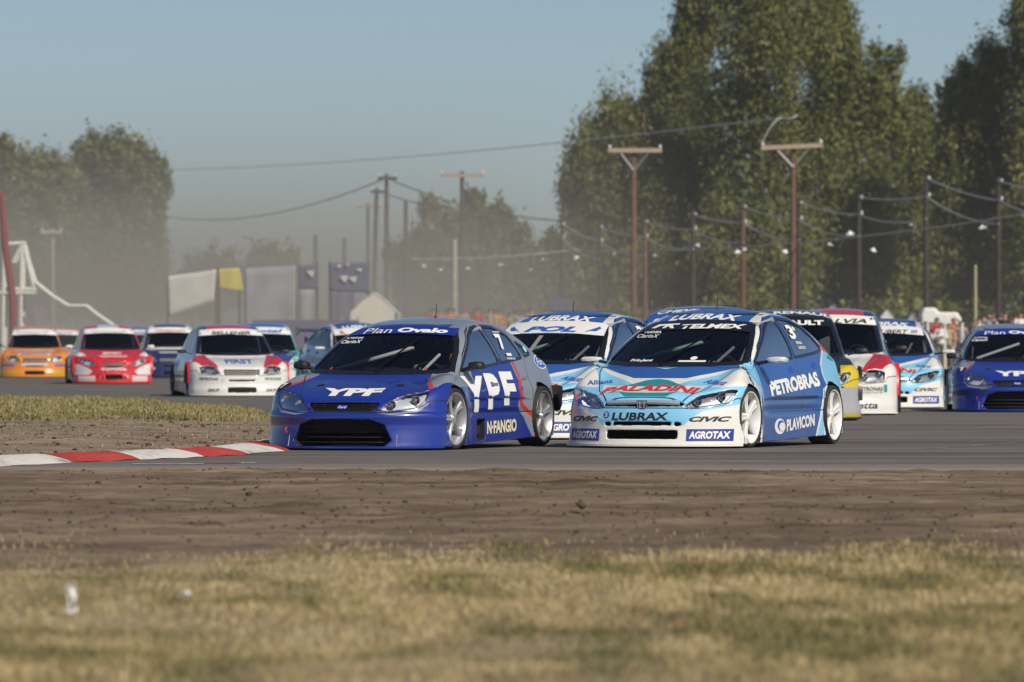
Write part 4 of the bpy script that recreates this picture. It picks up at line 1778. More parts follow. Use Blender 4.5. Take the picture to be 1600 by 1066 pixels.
# dark blue truck box behind the pack
Y = 335
root = empty('box_truck', (gx(862, Y), Y, 0))
tag(root, 'dark blue box truck parked under the leftmost gum trees', 'truck')
w = (892 - 834) * Y / F_PX / 2
b = MB()
b.box((.35, 0, 1.75), (w * 2 - .7, 2.3, 2.3))
b.build('cargo_box', M_CLB, root)
b = MB()
b.prism([(-w - .6, .5), (-w - .65, 1.3), (-w - .3, 2.1), (-w + .5, 2.15), (-w + .5, .5)], lambda x, z: (x, -1.0, z), lambda x, z: (x, 1.0, z))
b.build('cab', M_CLW, root)
for x in (-w + .1, w - .6):
    for y in (-1.0, 1.0):
        b = MB()
        b.lathe([(0, -.12), (.36, -.12), (.40, -.06), (.40, .06), (.36, .12), (0, .12)], 18, 'Y', (x, y, .40))
        b.build('wheel', M_TYRE, root, smooth=True)

# caravan
Y = 275
root = empty('caravan', (gx(1470, Y), Y, 0))
tag(root, 'white caravan with a raised roof front among the spectators', 'caravan')
M_CARV = plain("caravan_white", (.72, .71, .66), .5, noise=.08)
sc = Y / F_PX
b = MB()
zt, zt2, z0 = gz(481, Y), gz(488, Y), .45
prof = [(-30 * sc, z0), (-33 * sc, z0 + .5), (-33 * sc, zt - .25), (-29 * sc, zt), (-10 * sc, zt), (-6 * sc, zt2), (24 * sc, zt2), (30 * sc, zt2 - .25), (32 * sc, z0 + .6), (30 * sc, z0)]
b.prism(prof, lambda x, z: (x, -1.0, z), lambda x, z: (x, 1.0, z))
o = b.build('body', M_CARV, root)
md = o.modifiers.new('round', 'BEVEL')
md.width = .10
md.segments = 3
for (x, z, ww, hh, m_) in ((-18 * sc, zt - .75, .55, .40, plain("green_window", (.03, .16, .12), .2)), (12 * sc, zt2 - .62, .7, .35, M_GLOSSBLACK)):
    b = MB()
    b.box((x, -1.012, z), (ww, .03, hh))
    b.build('window', m_, root)
for x in (-.35, .35):
    b = MB()
    b.lathe([(0, -.1), (.28, -.1), (.31, 0), (.28, .1), (0, .1)], 16, 'Y', (x, -.85, .31))
    b.build('wheel', M_TYRE, root, smooth=True)

# spectator fence on the right
Y = 250
root = empty('spectator_fence', (gx(1500, Y), Y, 0))
tag(root, 'low white post and rail fence before the spectators on the right', 'fence')
xs_ = [gx(u, Y) - root.location.x for u in (1370, 1397, 1424, 1450, 1477, 1504, 1531, 1558, 1585, 1612, 1640, 1668)]
for x in xs_:
    b = MB()
    b.box((x, 0, .80), (.07, .07, 1.6))
    b.build('post', M_WFRAME, root)
for z in (.55, 1.05):
    b = MB()
    b.tube([(xs_[0], -.05, z), (xs_[-1], -.05, z)], .012, 5)
    b.build('rail', M_GALV, root)
# ------------------------------------------------------------------ the kinds of saloon in the race
FOCUS = dict(
    fa=1.32, ra=-1.32, arf=0.335, arr=0.345, crown=0.06, rcrown=0.05, bow=0.46, bowp=2.9, crease=.006, wsbow=0.16, dash=0.98, cowl=0.74, rub=0.36,
    top=[(2.25, .42), (2.15, .455), (2.0, .52), (1.7, .62), (1.4, .69), (1.2, .735), (1.0, .75), (.5, .76), (-.5, .81), (-1.2, .87), (-1.8, .93), (-2.3, .91)],
    nose=[(0, 2.24), (.1, 2.215), (.25, 2.19), (.335, 2.205), (.36, 2.195), (.38, 2.155), (.46, 2.12), (.55, 2.07), (.8, 1.92)],
    tail=[(.1, -2.1), (.4, -2.22), (.8, -2.2), (.95, -2.12)],
    wx=[(2.3, .93), (1.32, .905), (.9, .885), (.6, .875), (-.6, .875), (-1.32, .875), (-2.3, .83)],
    wz=[(0, 0), (.4, 0), (.55, -.015), (.7, -.06), (.85, -.12), (1.0, -.18)],
    wg=[(.3, .94), (.5, .89), (.72, .825), (.9, .765), (1.05, .69), (1.2, .59), (1.35, .48)],
    roof=[(1.2, 1.05), (.6, 1.17), (.23, 1.235), (-.1, 1.29), (-.4, 1.315), (-.8, 1.295), (-1.2, 1.23), (-1.8, 1.05)],
    zb=[(-2.3, .12), (-1.3, .10), (-.9, .09), (.9, .045), (2.3, .025)],
    wsx=[(.5, 1.75), (.745, 1.28), (1.0, .76), (1.24, .27), (1.4, -.05)],
    bkx=[(.8, -2.1), (.93, -1.85), (1.1, -1.48), (1.25, -1.12), (1.4, -.8)],
    ws=[(-.75, .775), (-.4, .76), (0, .755), (.4, .76), (.75, .775), (.685, .95), (.61, 1.08), (.515, 1.185), (.25, 1.205), (0, 1.21), (-.25, 1.205), (-.515, 1.185), (-.61, 1.08), (-.685, .95)],
    sw=[[(.86, .775), (.62, .93), (.22, 1.13), (-.05, 1.205), (-.24, 1.225), (-.30, .85)],
        [(-.37, .855), (-.31, 1.225), (-.65, 1.215), (-.95, 1.13), (-1.07, .905)],
        [(-1.16, .915), (-1.07, 1.07), (-1.20, 1.03), (-1.40, .945)]],
    front_cut=[([(-.3, .388), (.30, .388), (.375, .452), (.36, .460), (-.3, .463)], .07),
               ([(-.3, .035), (.44, .035), (.51, .10), (.44, .25), (.30, .300), (-.3, .305)], .14),
               ([(.378, .40), (.46, .388), (.69, .418), (.76, .49), (.775, .580), (.55, .532)], .055)],
    lamp=[[(.378, .40), (.46, .388), (.69, .418), (.76, .49), (.775, .580), (.55, .532)]],
    side_cut=[([(.62, .07), (.62, .29), (.36, .29), (.36, .09)], .07)],
    bump=[(0, .376), (.37, .376), (.45, .372), (.7, .405), (.8, .48), (1.1, .5)],
    hood=[(2.11, -.1), (2.11, .40), (1.9, .52), (1.30, .70), (1.13, .72), (1.27, -.1)],
    door_f=[(.93, .36), (.95, .72), (.66, .94), (.22, 1.16), (-.05, 1.235), (-.27, 1.255), (-.33, .85), (-.36, .36)],
    door_r=[(-.36, .36), (-.33, .85), (-.27, 1.255), (-.66, 1.24), (-1.0, 1.16), (-1.12, .9), (-1.02, .64), (-.97, .36)],
)
CIVIC = dict(
    fa=1.35, ra=-1.35, arf=0.335, arr=0.345, crown=0.055, rcrown=0.055, bow=0.45, bowp=2.7, wsbow=0.18, dash=1.05, cowl=0.81, rub=0.37, crease=0.008,
    top=[(2.2, .45), (2.05, .52), (1.8, .60), (1.5, .70), (1.3, .775), (1.1, .81), (.5, .82), (-.5, .86), (-1.2, .91), (-1.8, .97), (-2.3, .95)],
    nose=[(0, 2.17), (.1, 2.15), (.2, 2.13), (.3, 2.12), (.42, 2.09), (.5, 2.06), (.6, 2.02), (.8, 1.92)],
    tail=[(.1, -2.1), (.4, -2.2), (.8, -2.2), (1.0, -2.1)],
    wx=[(2.3, .94), (1.35, .905), (.9, .885), (.6, .875), (-.6, .875), (-1.35, .875), (-2.3, .83)],
    wz=[(0, .005), (.4, 0), (.55, -.012), (.7, -.05), (.85, -.105), (1.05, -.18)],
    wg=[(.3, .94), (.5, .90), (.8, .82), (1.0, .755), (1.14, .695), (1.26, .62), (1.45, .49)],
    roof=[(1.3, 1.08), (.6, 1.23), (.27, 1.30), (0, 1.355), (-.35, 1.405), (-.8, 1.385), (-1.2, 1.31), (-1.9, 1.08)],
    zb=[(-2.3, .12), (-1.3, .10), (-.9, .09), (.9, .05), (2.3, .03)],
    wsx=[(.5, 1.95), (.8, 1.36), (1.0, .92), (1.26, .32), (1.45, -.1)],
    bkx=[(.85, -2.15), (.97, -1.9), (1.15, -1.5), (1.33, -1.1), (1.5, -.75)],
    ws=[(-.75, .855), (-.4, .835), (0, .83), (.4, .835), (.75, .855), (.68, 1.03), (.625, 1.14), (.555, 1.24), (.28, 1.265), (0, 1.272), (-.28, 1.265), (-.555, 1.24), (-.625, 1.14), (-.68, 1.03)],
    sw=[[(.88, .85), (.60, 1.01), (.2, 1.20), (-.1, 1.285), (-.30, 1.31), (-.36, .90)],
        [(-.43, .905), (-.37, 1.31), (-.75, 1.295), (-1.05, 1.215), (-1.38, 1.03), (-1.42, .985), (-1.2, .955)]],
    front_cut=[([(-.3, .415), (.40, .425), (.42, .44), (.36, .470), (-.3, .480)], .05),
               ([(-.3, .235), (.30, .235), (.305, .265), (-.3, .268)], .07),
               ([(.335, .225), (.395, .225), (.395, .262), (.335, .262)], .07),
               ([(-.3, .095), (.365, .095), (.375, .18), (-.3, .185)], .12),
               ([(.42, .415), (.52, .405), (.80, .455), (.86, .575), (.80, .580), (.54, .520)], .055)],
    lamp=[[(.42, .415), (.52, .405), (.80, .455), (.86, .575), (.80, .580), (.54, .520)]],
    side_cut=[],
    bump=[(0, .405), (.40, .405), (.5, .398), (.75, .43), (.88, .5), (1.1, .52)],
    hood=[(2.03, -.1), (2.03, .40), (1.85, .54), (1.38, .70), (1.20, .73), (1.37, -.1)],
    door_f=[(.93, .36), (.95, .80), (.64, 1.02), (.2, 1.23), (-.1, 1.315), (-.33, 1.34), (-.39, .88), (-.42, .36)],
    door_r=[(-.42, .36), (-.39, .88), (-.33, 1.34), (-.77, 1.325), (-1.08, 1.24), (-1.25, .98), (-1.06, .66), (-1.0, .36)],
)
LINEA = dict(FOCUS)
LINEA.update(
    bow=0.40, bowp=2.8, rcrown=0.045, cowl=0.80,
    top=[(2.25, .46), (2.15, .52), (2.0, .585), (1.7, .68), (1.4, .745), (1.2, .785), (1.0, .80), (.5, .81), (-.5, .85), (-1.2, .90), (-1.8, .98), (-2.3, .96)],
    nose=[(0, 2.2), (.1, 2.2), (.25, 2.16), (.38, 2.15), (.5, 2.13), (.58, 2.08), (.8, 1.95)],
    roof=[(1.2, 1.15), (.6, 1.27), (.23, 1.335), (-.1, 1.39), (-.4, 1.41), (-.8, 1.39), (-1.2, 1.33), (-1.8, 1.13)],
    wg=[(.3, .9), (.5, .86), (.78, .775), (.95, .715), (1.3, .59), (1.45, .52)],
    wsx=[(.5, 1.75), (.80, 1.26), (1.05, .78), (1.32, .29), (1.5, -.03)],
    bkx=[(.85, -2.1), (.98, -1.85), (1.15, -1.5), (1.33, -1.15), (1.5, -.85)],
    ws=[(-.69, .835), (-.4, .815), (0, .81), (.4, .815), (.69, .835), (.55, 1.275), (.25, 1.295), (0, 1.30), (-.25, 1.295), (-.55, 1.275)],
    sw=[[(.86, .835), (.62, 1.0), (.22, 1.20), (-.05, 1.285), (-.24, 1.315), (-.30, .89)],
        [(-.37, .895), (-.31, 1.315), (-.65, 1.305), (-.95, 1.23), (-1.07, .945)]],
    front_cut=[([(-.3, .425), (.33, .425), (.34, .52), (-.3, .525)], .06),
               ([(-.3, .30), (.25, .30), (.25, .325), (-.3, .33)], .05),
               ([(-.3, .085), (.26, .085), (.27, .175), (-.3, .18)], .12),
               ([(.40, .45), (.50, .43), (.74, .45), (.76, .56), (.62, .595), (.52, .585)], .055)],
    lamp=[[(.40, .45), (.50, .43), (.74, .45), (.76, .56), (.62, .595), (.52, .585)]],
    side_cut=[],
    bump=[(0, .41), (.38, .41), (.5, .415), (.76, .44), (.8, .5), (1.1, .52)],
    hood=[(2.12, -.1), (2.12, .40), (1.9, .52), (1.30, .70), (1.13, .72), (1.27, -.1)],
    door_f=[(.93, .36), (.95, .78), (.66, 1.01), (.22, 1.23), (-.05, 1.315), (-.27, 1.345), (-.33, .89), (-.36, .36)],
    door_r=[(-.36, .36), (-.33, .89), (-.27, 1.345), (-.66, 1.33), (-1.0, 1.25), (-1.12, .94), (-1.02, .66), (-.97, .36)],
)
COROLLA = dict(LINEA)
COROLLA.update(
    bow=0.48, bowp=2.3,
    front_cut=[([(-.3, .40), (.16, .40), (.26, .45), (.31, .50), (.28, .505), (-.3, .475)], .06),
               ([(-.3, .29), (.14, .29), (.14, .31), (-.3, .312)], .05),
               ([(-.3, .10), (.20, .10), (.215, .20), (-.3, .205)], .12),
               ([(.245, .11), (.28, .11), (.28, .18), (.245, .18)], .08),
               ([(.44, .45), (.52, .42), (.74, .49), (.80, .60), (.70, .60), (.50, .53)], .055)],
    lamp=[[(.44, .45), (.52, .42), (.74, .49), (.80, .60), (.70, .60), (.50, .53)]],
    bump=[(0, .385), (.30, .385), (.45, .40), (.72, .47), (.85, .52), (1.1, .54)],
)
SH_FOCUS = Shape(FOCUS, 0.016)
SH_CIVIC = Shape(CIVIC, 0.016)
SH_LINEA = Shape(LINEA, 0.022)
SH_COROLLA = Shape(COROLLA, 0.022)


# ------------------------------------------------------------------ putting a car together
def side_mask(poly, lo=0.5):
    return lambda x, y, z, n: np.maximum(sd_poly(x, z, poly), (lo - np.abs(y)))


def top_mask(poly, nz=0.35):
    return lambda x, y, z, n: np.maximum(sd_poly(x, np.abs(y), poly), (nz - n[:, 2]))


def front_mask(poly, xmin=1.2):
    return lambda x, y, z, n: np.maximum(sd_poly(np.abs(y), z, poly), xmin - x)


def union(*fs):
    return lambda x, y, z, n: np.minimum.reduce([f(x, y, z, n) for f in fs])


def shell(car, s, base, layers, lamp_mat=None):
    """Body panels of one car: every panel an own mesh with its share of the livery."""
    x, y, z = s.V.T
    attrs = {}
    for i, (c, fn) in enumerate(layers):
        attrs["l%d" % i] = fn(x, y, z, s.N)
    for i in range(4):
        attrs["g%d" % i] = s.gap[i]
    mat = paint("car_paint", base, [c for c, _ in layers])
    pid = s.part_ids()
    names = {'door_lf': 'door', 'door_lr': 'door', 'door_rf': 'door', 'door_rr': 'door', 'liner': 'inner_liner', 'lamp_bowl': 'headlight_housing'}
    pid[(pid == 'lamp_bowl') & (s.C[:, 1] < 0)] = 'lamp_bowl_r'
    names['lamp_bowl_r'] = 'headlight_housing'
    for p in ('body_shell', 'hood', 'front_bumper', 'door_lf', 'door_lr', 'door_rf', 'door_rr', 'liner', 'lamp_bowl', 'lamp_bowl_r'):
        m = pid == p
        if not m.any():
            continue
        mm = M_LINER if p == 'liner' else (lamp_mat or M_BOWL) if p.startswith('lamp_bowl') else mat
        link(names.get(p, p), submesh(names.get(p, p), s, m, mm, attrs if mm is mat else {}), car)
    return mat


def panes(car, s, ws_mat=None, sw_mat=None, frame=0.028):
    P = s.P
    wsm = ws_mat or M_WS
    swm = sw_mat or M_SW
    big = grow(P['ws'], 0.018)
    o = decal_poly(s, car, big, 'front', wsm, off=-0.004, step=0.08, name='windscreen')
    decal_poly(s, o, big, 'front', M_GLOSSBLACK, off=0.0015, step=0.06, name='windscreen_edge', holes=grow(P['ws'], -frame * 0.8))
    for poly in P['sw']:
        for pr in ('left', 'right'):
            pl = rounded(poly, 0.05)
            big = grow(pl, 0.016)
            cv = sid if pr == 'left' else (lambda q: [(a, b) for a, b in q])
            o = decal_poly(s, car, cv(big), pr, swm, off=-0.004, step=0.1, name='side_window')
            decal_poly(s, o, cv(big), pr, M_GLOSSBLACK, off=0.0015, step=0.1, name='window_edge', holes=cv(grow(pl, -frame * 0.55)))
    # rear window
    z0, z1 = s.P['bkx'][1][0] + 0.05, s.P['bkx'][3][0] - 0.02
    decal_poly(s, car, rounded([(-.58, z0), (.58, z0), (.46, z1), (-.46, z1)], .06), 'rear', M_GLOSSBLACK, off=.003, step=.12, name='rear_window')
    for sg in (1, -1):
        decal_poly(s, car, rounded([(sg * .50, .66), (sg * .74, .66), (sg * .74, .80), (sg * .50, .78)], .03), 'rear', plain('tail_lamp_red', (.35, .01, .01), .2, coat=.8), off=.003, step=.12, name='tail_light')


def lamps(car, s):
    for poly in s.P['lamp']:
        for sg in (1, -1):
            pl = [(a * sg, b) for a, b in poly]
            o = decal_poly(s, car, grow(pl, 0.006), 'front', M_LENS, off=0.001, step=0.06, name='headlight')
            cy_ = sum(p[0] for p in pl) / len(pl)
            cz_ = sum(p[1] for p in pl) / len(pl)
            for k, (du, dz) in enumerate(((-0.12, -0.02), (0.08, 0.025))):
                u, v = cy_ + du * sg, cz_ + dz
                hit = s.bvh.ray_cast(Vector((5, u, v)), Vector((-1, 0, 0)))
                if hit[0] is None:
                    continue
                b = MB()
                b.lathe([(0.046, -0.006), (0.042, -0.012), (0.034, -0.026), (0.018, -0.040), (0.0, -0.044)], 20, 'X', (0, 0, 0))
                b.lathe([(0.0, -0.018), (0.010, -0.02), (0.012, -0.04)], 10, 'X', (0, 0, 0))
                r = b.build('reflector', M_CHROME, o, smooth=True)
                r.location = hit[0] + Vector((-0.012, 0, 0))


def splitter(car, s, mat, ext=0.035, z0=0.022, z1=0.042):
    P = s.P
    ys = np.linspace(-0.94, 0.94, 41)
    front = [(float(s.nose(np.array(0.05)) - P['bow'] * (abs(y) / 0.93) ** P['bowp'] + ext * (1 - 0.3 * abs(y))), float(y)) for y in ys]
    poly = front + [(front[-1][0] - 0.10, 0.90), (front[0][0] - 0.10, -0.90)]
    b = MB()
    b.prism(poly, lambda x, y: (x, y, z0), lambda x, y: (x, y, z1))
    return b.build('front_splitter', mat, car)


def mirror(car, s, c, size, mat, arm=True, flat=False):
    """Pair of door mirrors."""
    for sg in (1, -1):
        b = MB()
        w, h, d = size
        prof = [(-.5, .0), (-.42, .40), (-.1, .5), (.35, .46), (.5, .1), (.46, -.35), (.1, -.5), (-.4, -.42)]
        n = len(prof)
        st = [(-0.55, .55), (-0.35, .92), (0.1, 1.0), (0.5, .96), (0.52, .8)]
        i = len(b.v)
        for t, sc in st:
            for a, e in prof:
                b.v.append((c[0] - t * d, sg * (c[1] + a * w * sc), c[2] + e * h * sc))
        for k in range(len(st) - 1):
            for j in range(n):
                j2 = (j + 1) % n
                b.f.append((i + k * n + j, i + k * n + j2, i + (k + 1) * n + j2, i + (k + 1) * n + j))
        b.f.append(tuple(i + j for j in range(n)))
        b.f.append(tuple(i + (len(st) - 1) * n + j for j in reversed(range(n))))
        o = b.build('mirror', mat, car, smooth=True)
        a = MB()
        a.tube([(c[0], sg * (c[1] - w * .3), c[2] - h * .2), (c[0] - .01, sg * (c[1] - w * .5 - .10), c[2] - h * .4 - 0.015)], [.014, .018], 8)
        a.build('mirror_arm', M_BLACK, o, smooth=True)


def rear_wing(car, z=1.04, x=-2.02, w=0.74, mat=None, plate=None):
    mat = mat or M_GLOSSBLACK
    b = MB()
    ch = [(0.15, 0.0), (0.12, 0.022), (0.02, 0.034), (-0.10, 0.046), (-0.15, 0.06), (-0.10, 0.026), (0.0, 0.006), (0.10, -0.006)]
    b.prism(ch, lambda a, e: (x + a, -w, z + e), lambda a, e: (x + a, w, z + e))
    o = b.build('rear_wing', mat, car)
    for sg in (1, -1):
        p = MB()
        p.prism([(0.17, -0.06), (0.17, 0.06), (-0.12, 0.10), (-0.19, 0.10), (-0.19, -0.09), (0.0, -0.09)], lambda a, e: (x + a, sg * w, z + e), lambda a, e: (x + a, sg * (w + 0.012), z + e))
        p.build('end_plate', plate or mat, o)
        t = MB()
        t.box((x + 0.02, sg * 0.42, z - 0.06), (0.16, 0.014, 0.16))
        t.build('wing_support', M_BLACK, o)
    return o


def cabin(car, s, strut=True, net=True, bar=None):
    """What shows behind the glass: dashboard, cage, seat, steering wheel."""
    P = s.P
    zc = P['cowl']
    b = MB()
    xd = P['dash']
    b.prism([(xd + .12, zc - .06), (xd - .15, zc + 0.01), (xd - .36, zc - .02), (xd - .42, zc - .10), (xd - .30, zc - .30), (xd + .1, zc - .30)], lambda a, e: (a, -.66, e), lambda a, e: (a, .66, e))
    b.build('dashboard', M_LINER, car)
    rz = float(s.roof(np.array(-0.25)))
    wz = float(s.wg(np.array(rz - .16))) - .05
    c = MB()
    for sg in (1, -1):
        c.tube([(xd + .0, sg * .64, zc - .18), (xd - .2, sg * .63, zc + .06), (.18, sg * wz, rz - .16), (-.28, sg * wz, rz - .10), (-1.1, sg * .55, .72)], .021, 8)
        c.tube([(-.28, sg * wz, rz - .10), (-.30, sg * .66, zc - .05), (-.32, sg * .68, .32)], .021, 8)
        c.tube([(.85, sg * .66, .40), (-.30, sg * .68, .62)], .021, 8)
    c.tube([(-.28, -wz, rz - .10), (-.28, wz, rz - .10)], .021, 8)
    c.tube([(.18, -wz, rz - .155), (.18, wz, rz - .155)], .021, 8)
    c.build('roll_cage', M_CAGE, car, smooth=True)
    if strut:
        t = MB()
        t.tube([(xd - .16, -.56, zc + .05), (.34, .10, zc + .27)], .020, 8)
        t.build('cage_strut', bar or M_STEELBAR, car, smooth=True)
        t = MB()
        t.tube([(xd - .26, .33, zc + .03), (.46, .42, zc + .20)], .016, 8)
        t.build('cage_strut', bar and M_CAGE or M_STEELBAR, car, smooth=True)
    if net:
        for sg in (1, -1):
            t = MB()
            t.box((xd - .24, sg * .645, zc + .11), (.012, .05, .22), ry=-0.5)
            t.build('door_net', M_ORANGE, car)
    # seat
    q = MB()
    for sy in (0.34,):
        q.box((-.20, sy, .62), (.16, .50, .62), ry=0.22)
        q.box((-.24, sy, 1.0), (.12, .30, .22), ry=0.2)
        for e in (-.17, .17):
            q.box((-.15, sy + e, .98), (.24, .04, .20), ry=0.15)
        q.box((.12, sy, .36), (.5, .48, .14))
    q.build('seat', M_SEAT, car)
    w = MB()
    w.lathe([(.155, -.012), (.175, 0), (.155, .012), (.143, 0)], 24, 'X', closed=True)
    w.box((0, 0, 0), (.02, .30, .05))
    o = w.build('steering_wheel', M_SEAT, car, smooth=True)
    o.location = (.52, .34, zc - .03)
    o.rotation_euler = (0, 0.35, 0)


def wiper(car, s, p0, p1):
    """Single long arm: p0, p1 in (y, z) of the windscreen."""
    pts = []
    for t in np.linspace(0, 1, 9):
        u, v = p0[0] + (p1[0] - p0[0]) * t, p0[1] + (p1[1] - p0[1]) * t
        h = s.bvh.ray_cast(Vector((5, u, v)), Vector((-1, 0, 0)))
        if h[0] is not None:
            pts.append(h[0] + h[1] * 0.016)
    b = MB()
    b.tube(pts, 0.009, 6)
    b.build('wiper', plain('wiper_black', (.004, .004, .005), .9, spec=.1), car, smooth=True)


def antenna(car, s, x, y, h=0.12, lean=0.03):
    r = s.bvh.ray_cast(Vector((x, y, 5)), Vector((0, 0, -1)))
    z = r[0].z
    b = MB()
    b.lathe([(.018, 0), (.012, .012), (.004, .018)], 10, 'Z', (x, y, z))
    b.tube([(x, y, z + .01), (x - lean, y, z + h)], .0045, 6)
    b.build('antenna', M_BLACK, car, smooth=True)


def four_wheels(car, s, kind, rmat, steer=0.0, yf=0.90, yr=0.92):
    P = s.P
    for i, (x, y, st) in enumerate(((P['fa'], yf, steer), (P['fa'], -yf, steer), (P['ra'], yr, 0), (P['ra'], -yr, 0))):
        wheel(car, x, y, kind, rmat, st, roll=0.3 + i * 0.47)


def grille_bars(car, s, poly, zs, mat, name='grille', inset=0.03, vert=()):
    """Thin bars standing in an opening, following the nose."""
    b = MB()
    for z in zs:
        # half width of the opening at this height
        ys = np.linspace(0, 1, 101)
        ins = sd_poly(ys, np.full_like(ys, z), poly) < 0
        if not ins.any():
            continue
        w = ys[ins].max()
        pts = []
        for y in np.linspace(-w, w, 13):
            h = s.bvh.ray_cast(Vector((5, y, z)), Vector((-1, 0, 0)))
            if h[0] is not None:
                pts.append((h[0].x - inset, y, z))
        if len(pts) > 2:
            b.tube(pts, 0.006, 6)
    for y in vert:
        zz = np.linspace(0, 1, 201)
        ins = sd_poly(np.full_like(zz, abs(y)), zz, poly) < 0
        if ins.any():
            z0, z1 = zz[ins].min(), zz[ins].max()
            h = s.bvh.ray_cast(Vector((5, y, (z0 + z1) / 2)), Vector((-1, 0, 0)))
            if h[0] is not None:
                b.tube([(h[0].x - inset - .004, y, z0), (h[0].x - inset - .004, y, z1)], 0.005, 6)
    if b.v:
        return b.build(name, mat, car, smooth=True)


def badge(car, s, c, a, bz, mat, rim, text=None, tmat=None, proj='front', off=0.004):
    o = decal_poly(s, car, ell(c, a, bz), proj, rim, off=off, step=0.05, name='badge')
    decal_poly(s, o, ell(c, a * .9, bz * .84), proj, mat, off=off + .002, step=0.05, name='badge_field')
    if text:
        decal_text(s, o, text, c, a * 1.35, bz * 0.95, proj, tmat, off=off + .004, bold=.01, shear=.2, name='badge_script')
    return o


def put(o, u, Y, yaw, x_ref=0.0, y_ref=0.0):
    """Stand a car so that its point (x_ref, y_ref) is at picture column u and depth Y; yaw 0 = nose to the camera, positive = nose to the left."""
    s_, c_ = math.sin(R(yaw)), math.cos(R(yaw))
    o.location = (gx(u, Y) + x_ref * s_ - y_ref * c_, Y + x_ref * c_ + y_ref * s_, 0)
    o.rotation_euler = (0, 0, -math.pi / 2 - R(yaw))


def place(name, label, u, Y, yaw, group, cat='racing car', x_ref=0.0, y_ref=0.0):
    o = empty(name)
    put(o, u, Y, yaw, x_ref, y_ref)
    tag(o, label, cat, group)
    return o


def again(src, label, u, Y, yaw, x_ref=0.0, y_ref=0.0):
    """Another car of the same team: a copy of the thing with all its parts."""
    o = copy_tree(src)
    put(o, u, Y, yaw, x_ref, y_ref)
    o["label"] = label
    return o
# ------------------------------------------------------------------ car 1: blue and silver saloon number 7
C_BLUE = (0.006, 0.026, 0.26)
C_SILVER = (0.23, 0.26, 0.30)
C_RED = (0.55, 0.035, 0.02)
C_WHITE = (0.76, 0.75, 0.70)
C_SKY = (0.24, 0.58, 0.84)
C_ROYAL = (0.022, 0.10, 0.36)
C_TEAL = (0.012, 0.27, 0.30)
C_NAVY = (0.008, 0.014, 0.05)
M_BLUEP = plain("blue_print", C_BLUE, 0.35, coat=0.6)
M_ROYALP = plain("royal_print", (0.02, 0.10, 0.45), 0.4, coat=0.5)
M_REDP = plain("red_print", (0.60, 0.03, 0.03), 0.4, coat=0.5)
M_TEALP = plain("teal_print", C_TEAL, 0.4, coat=0.5)
M_CREAM = plain("cream_print", (0.72, 0.68, 0.48), 0.5)
M_PANEL = plain("sponsor_blue", (0.012, 0.035, 0.28), 0.4, coat=0.4)
M_GREYP = plain("grey_print", (0.35, 0.36, 0.38), 0.5)
M_GREENP = plain("mint_print", (0.30, 0.62, 0.55), 0.5)
M_BANNER = plain("white_strip", (0.76, 0.76, 0.73), 0.35, coat=0.3)
M_RIM_SILVER = plain("rim_silver", (0.58, 0.59, 0.61), 0.34, metal=0.7)
M_RIM_WHITE = plain("rim_white", (0.74, 0.74, 0.72), 0.35, coat=0.4)
M_RIM_DARK = plain("rim_dark", (0.08, 0.08, 0.09), 0.35, metal=0.6)
M_MIRROR_W = plain("mirror_white", (0.70, 0.69, 0.64), 0.35, coat=0.5)


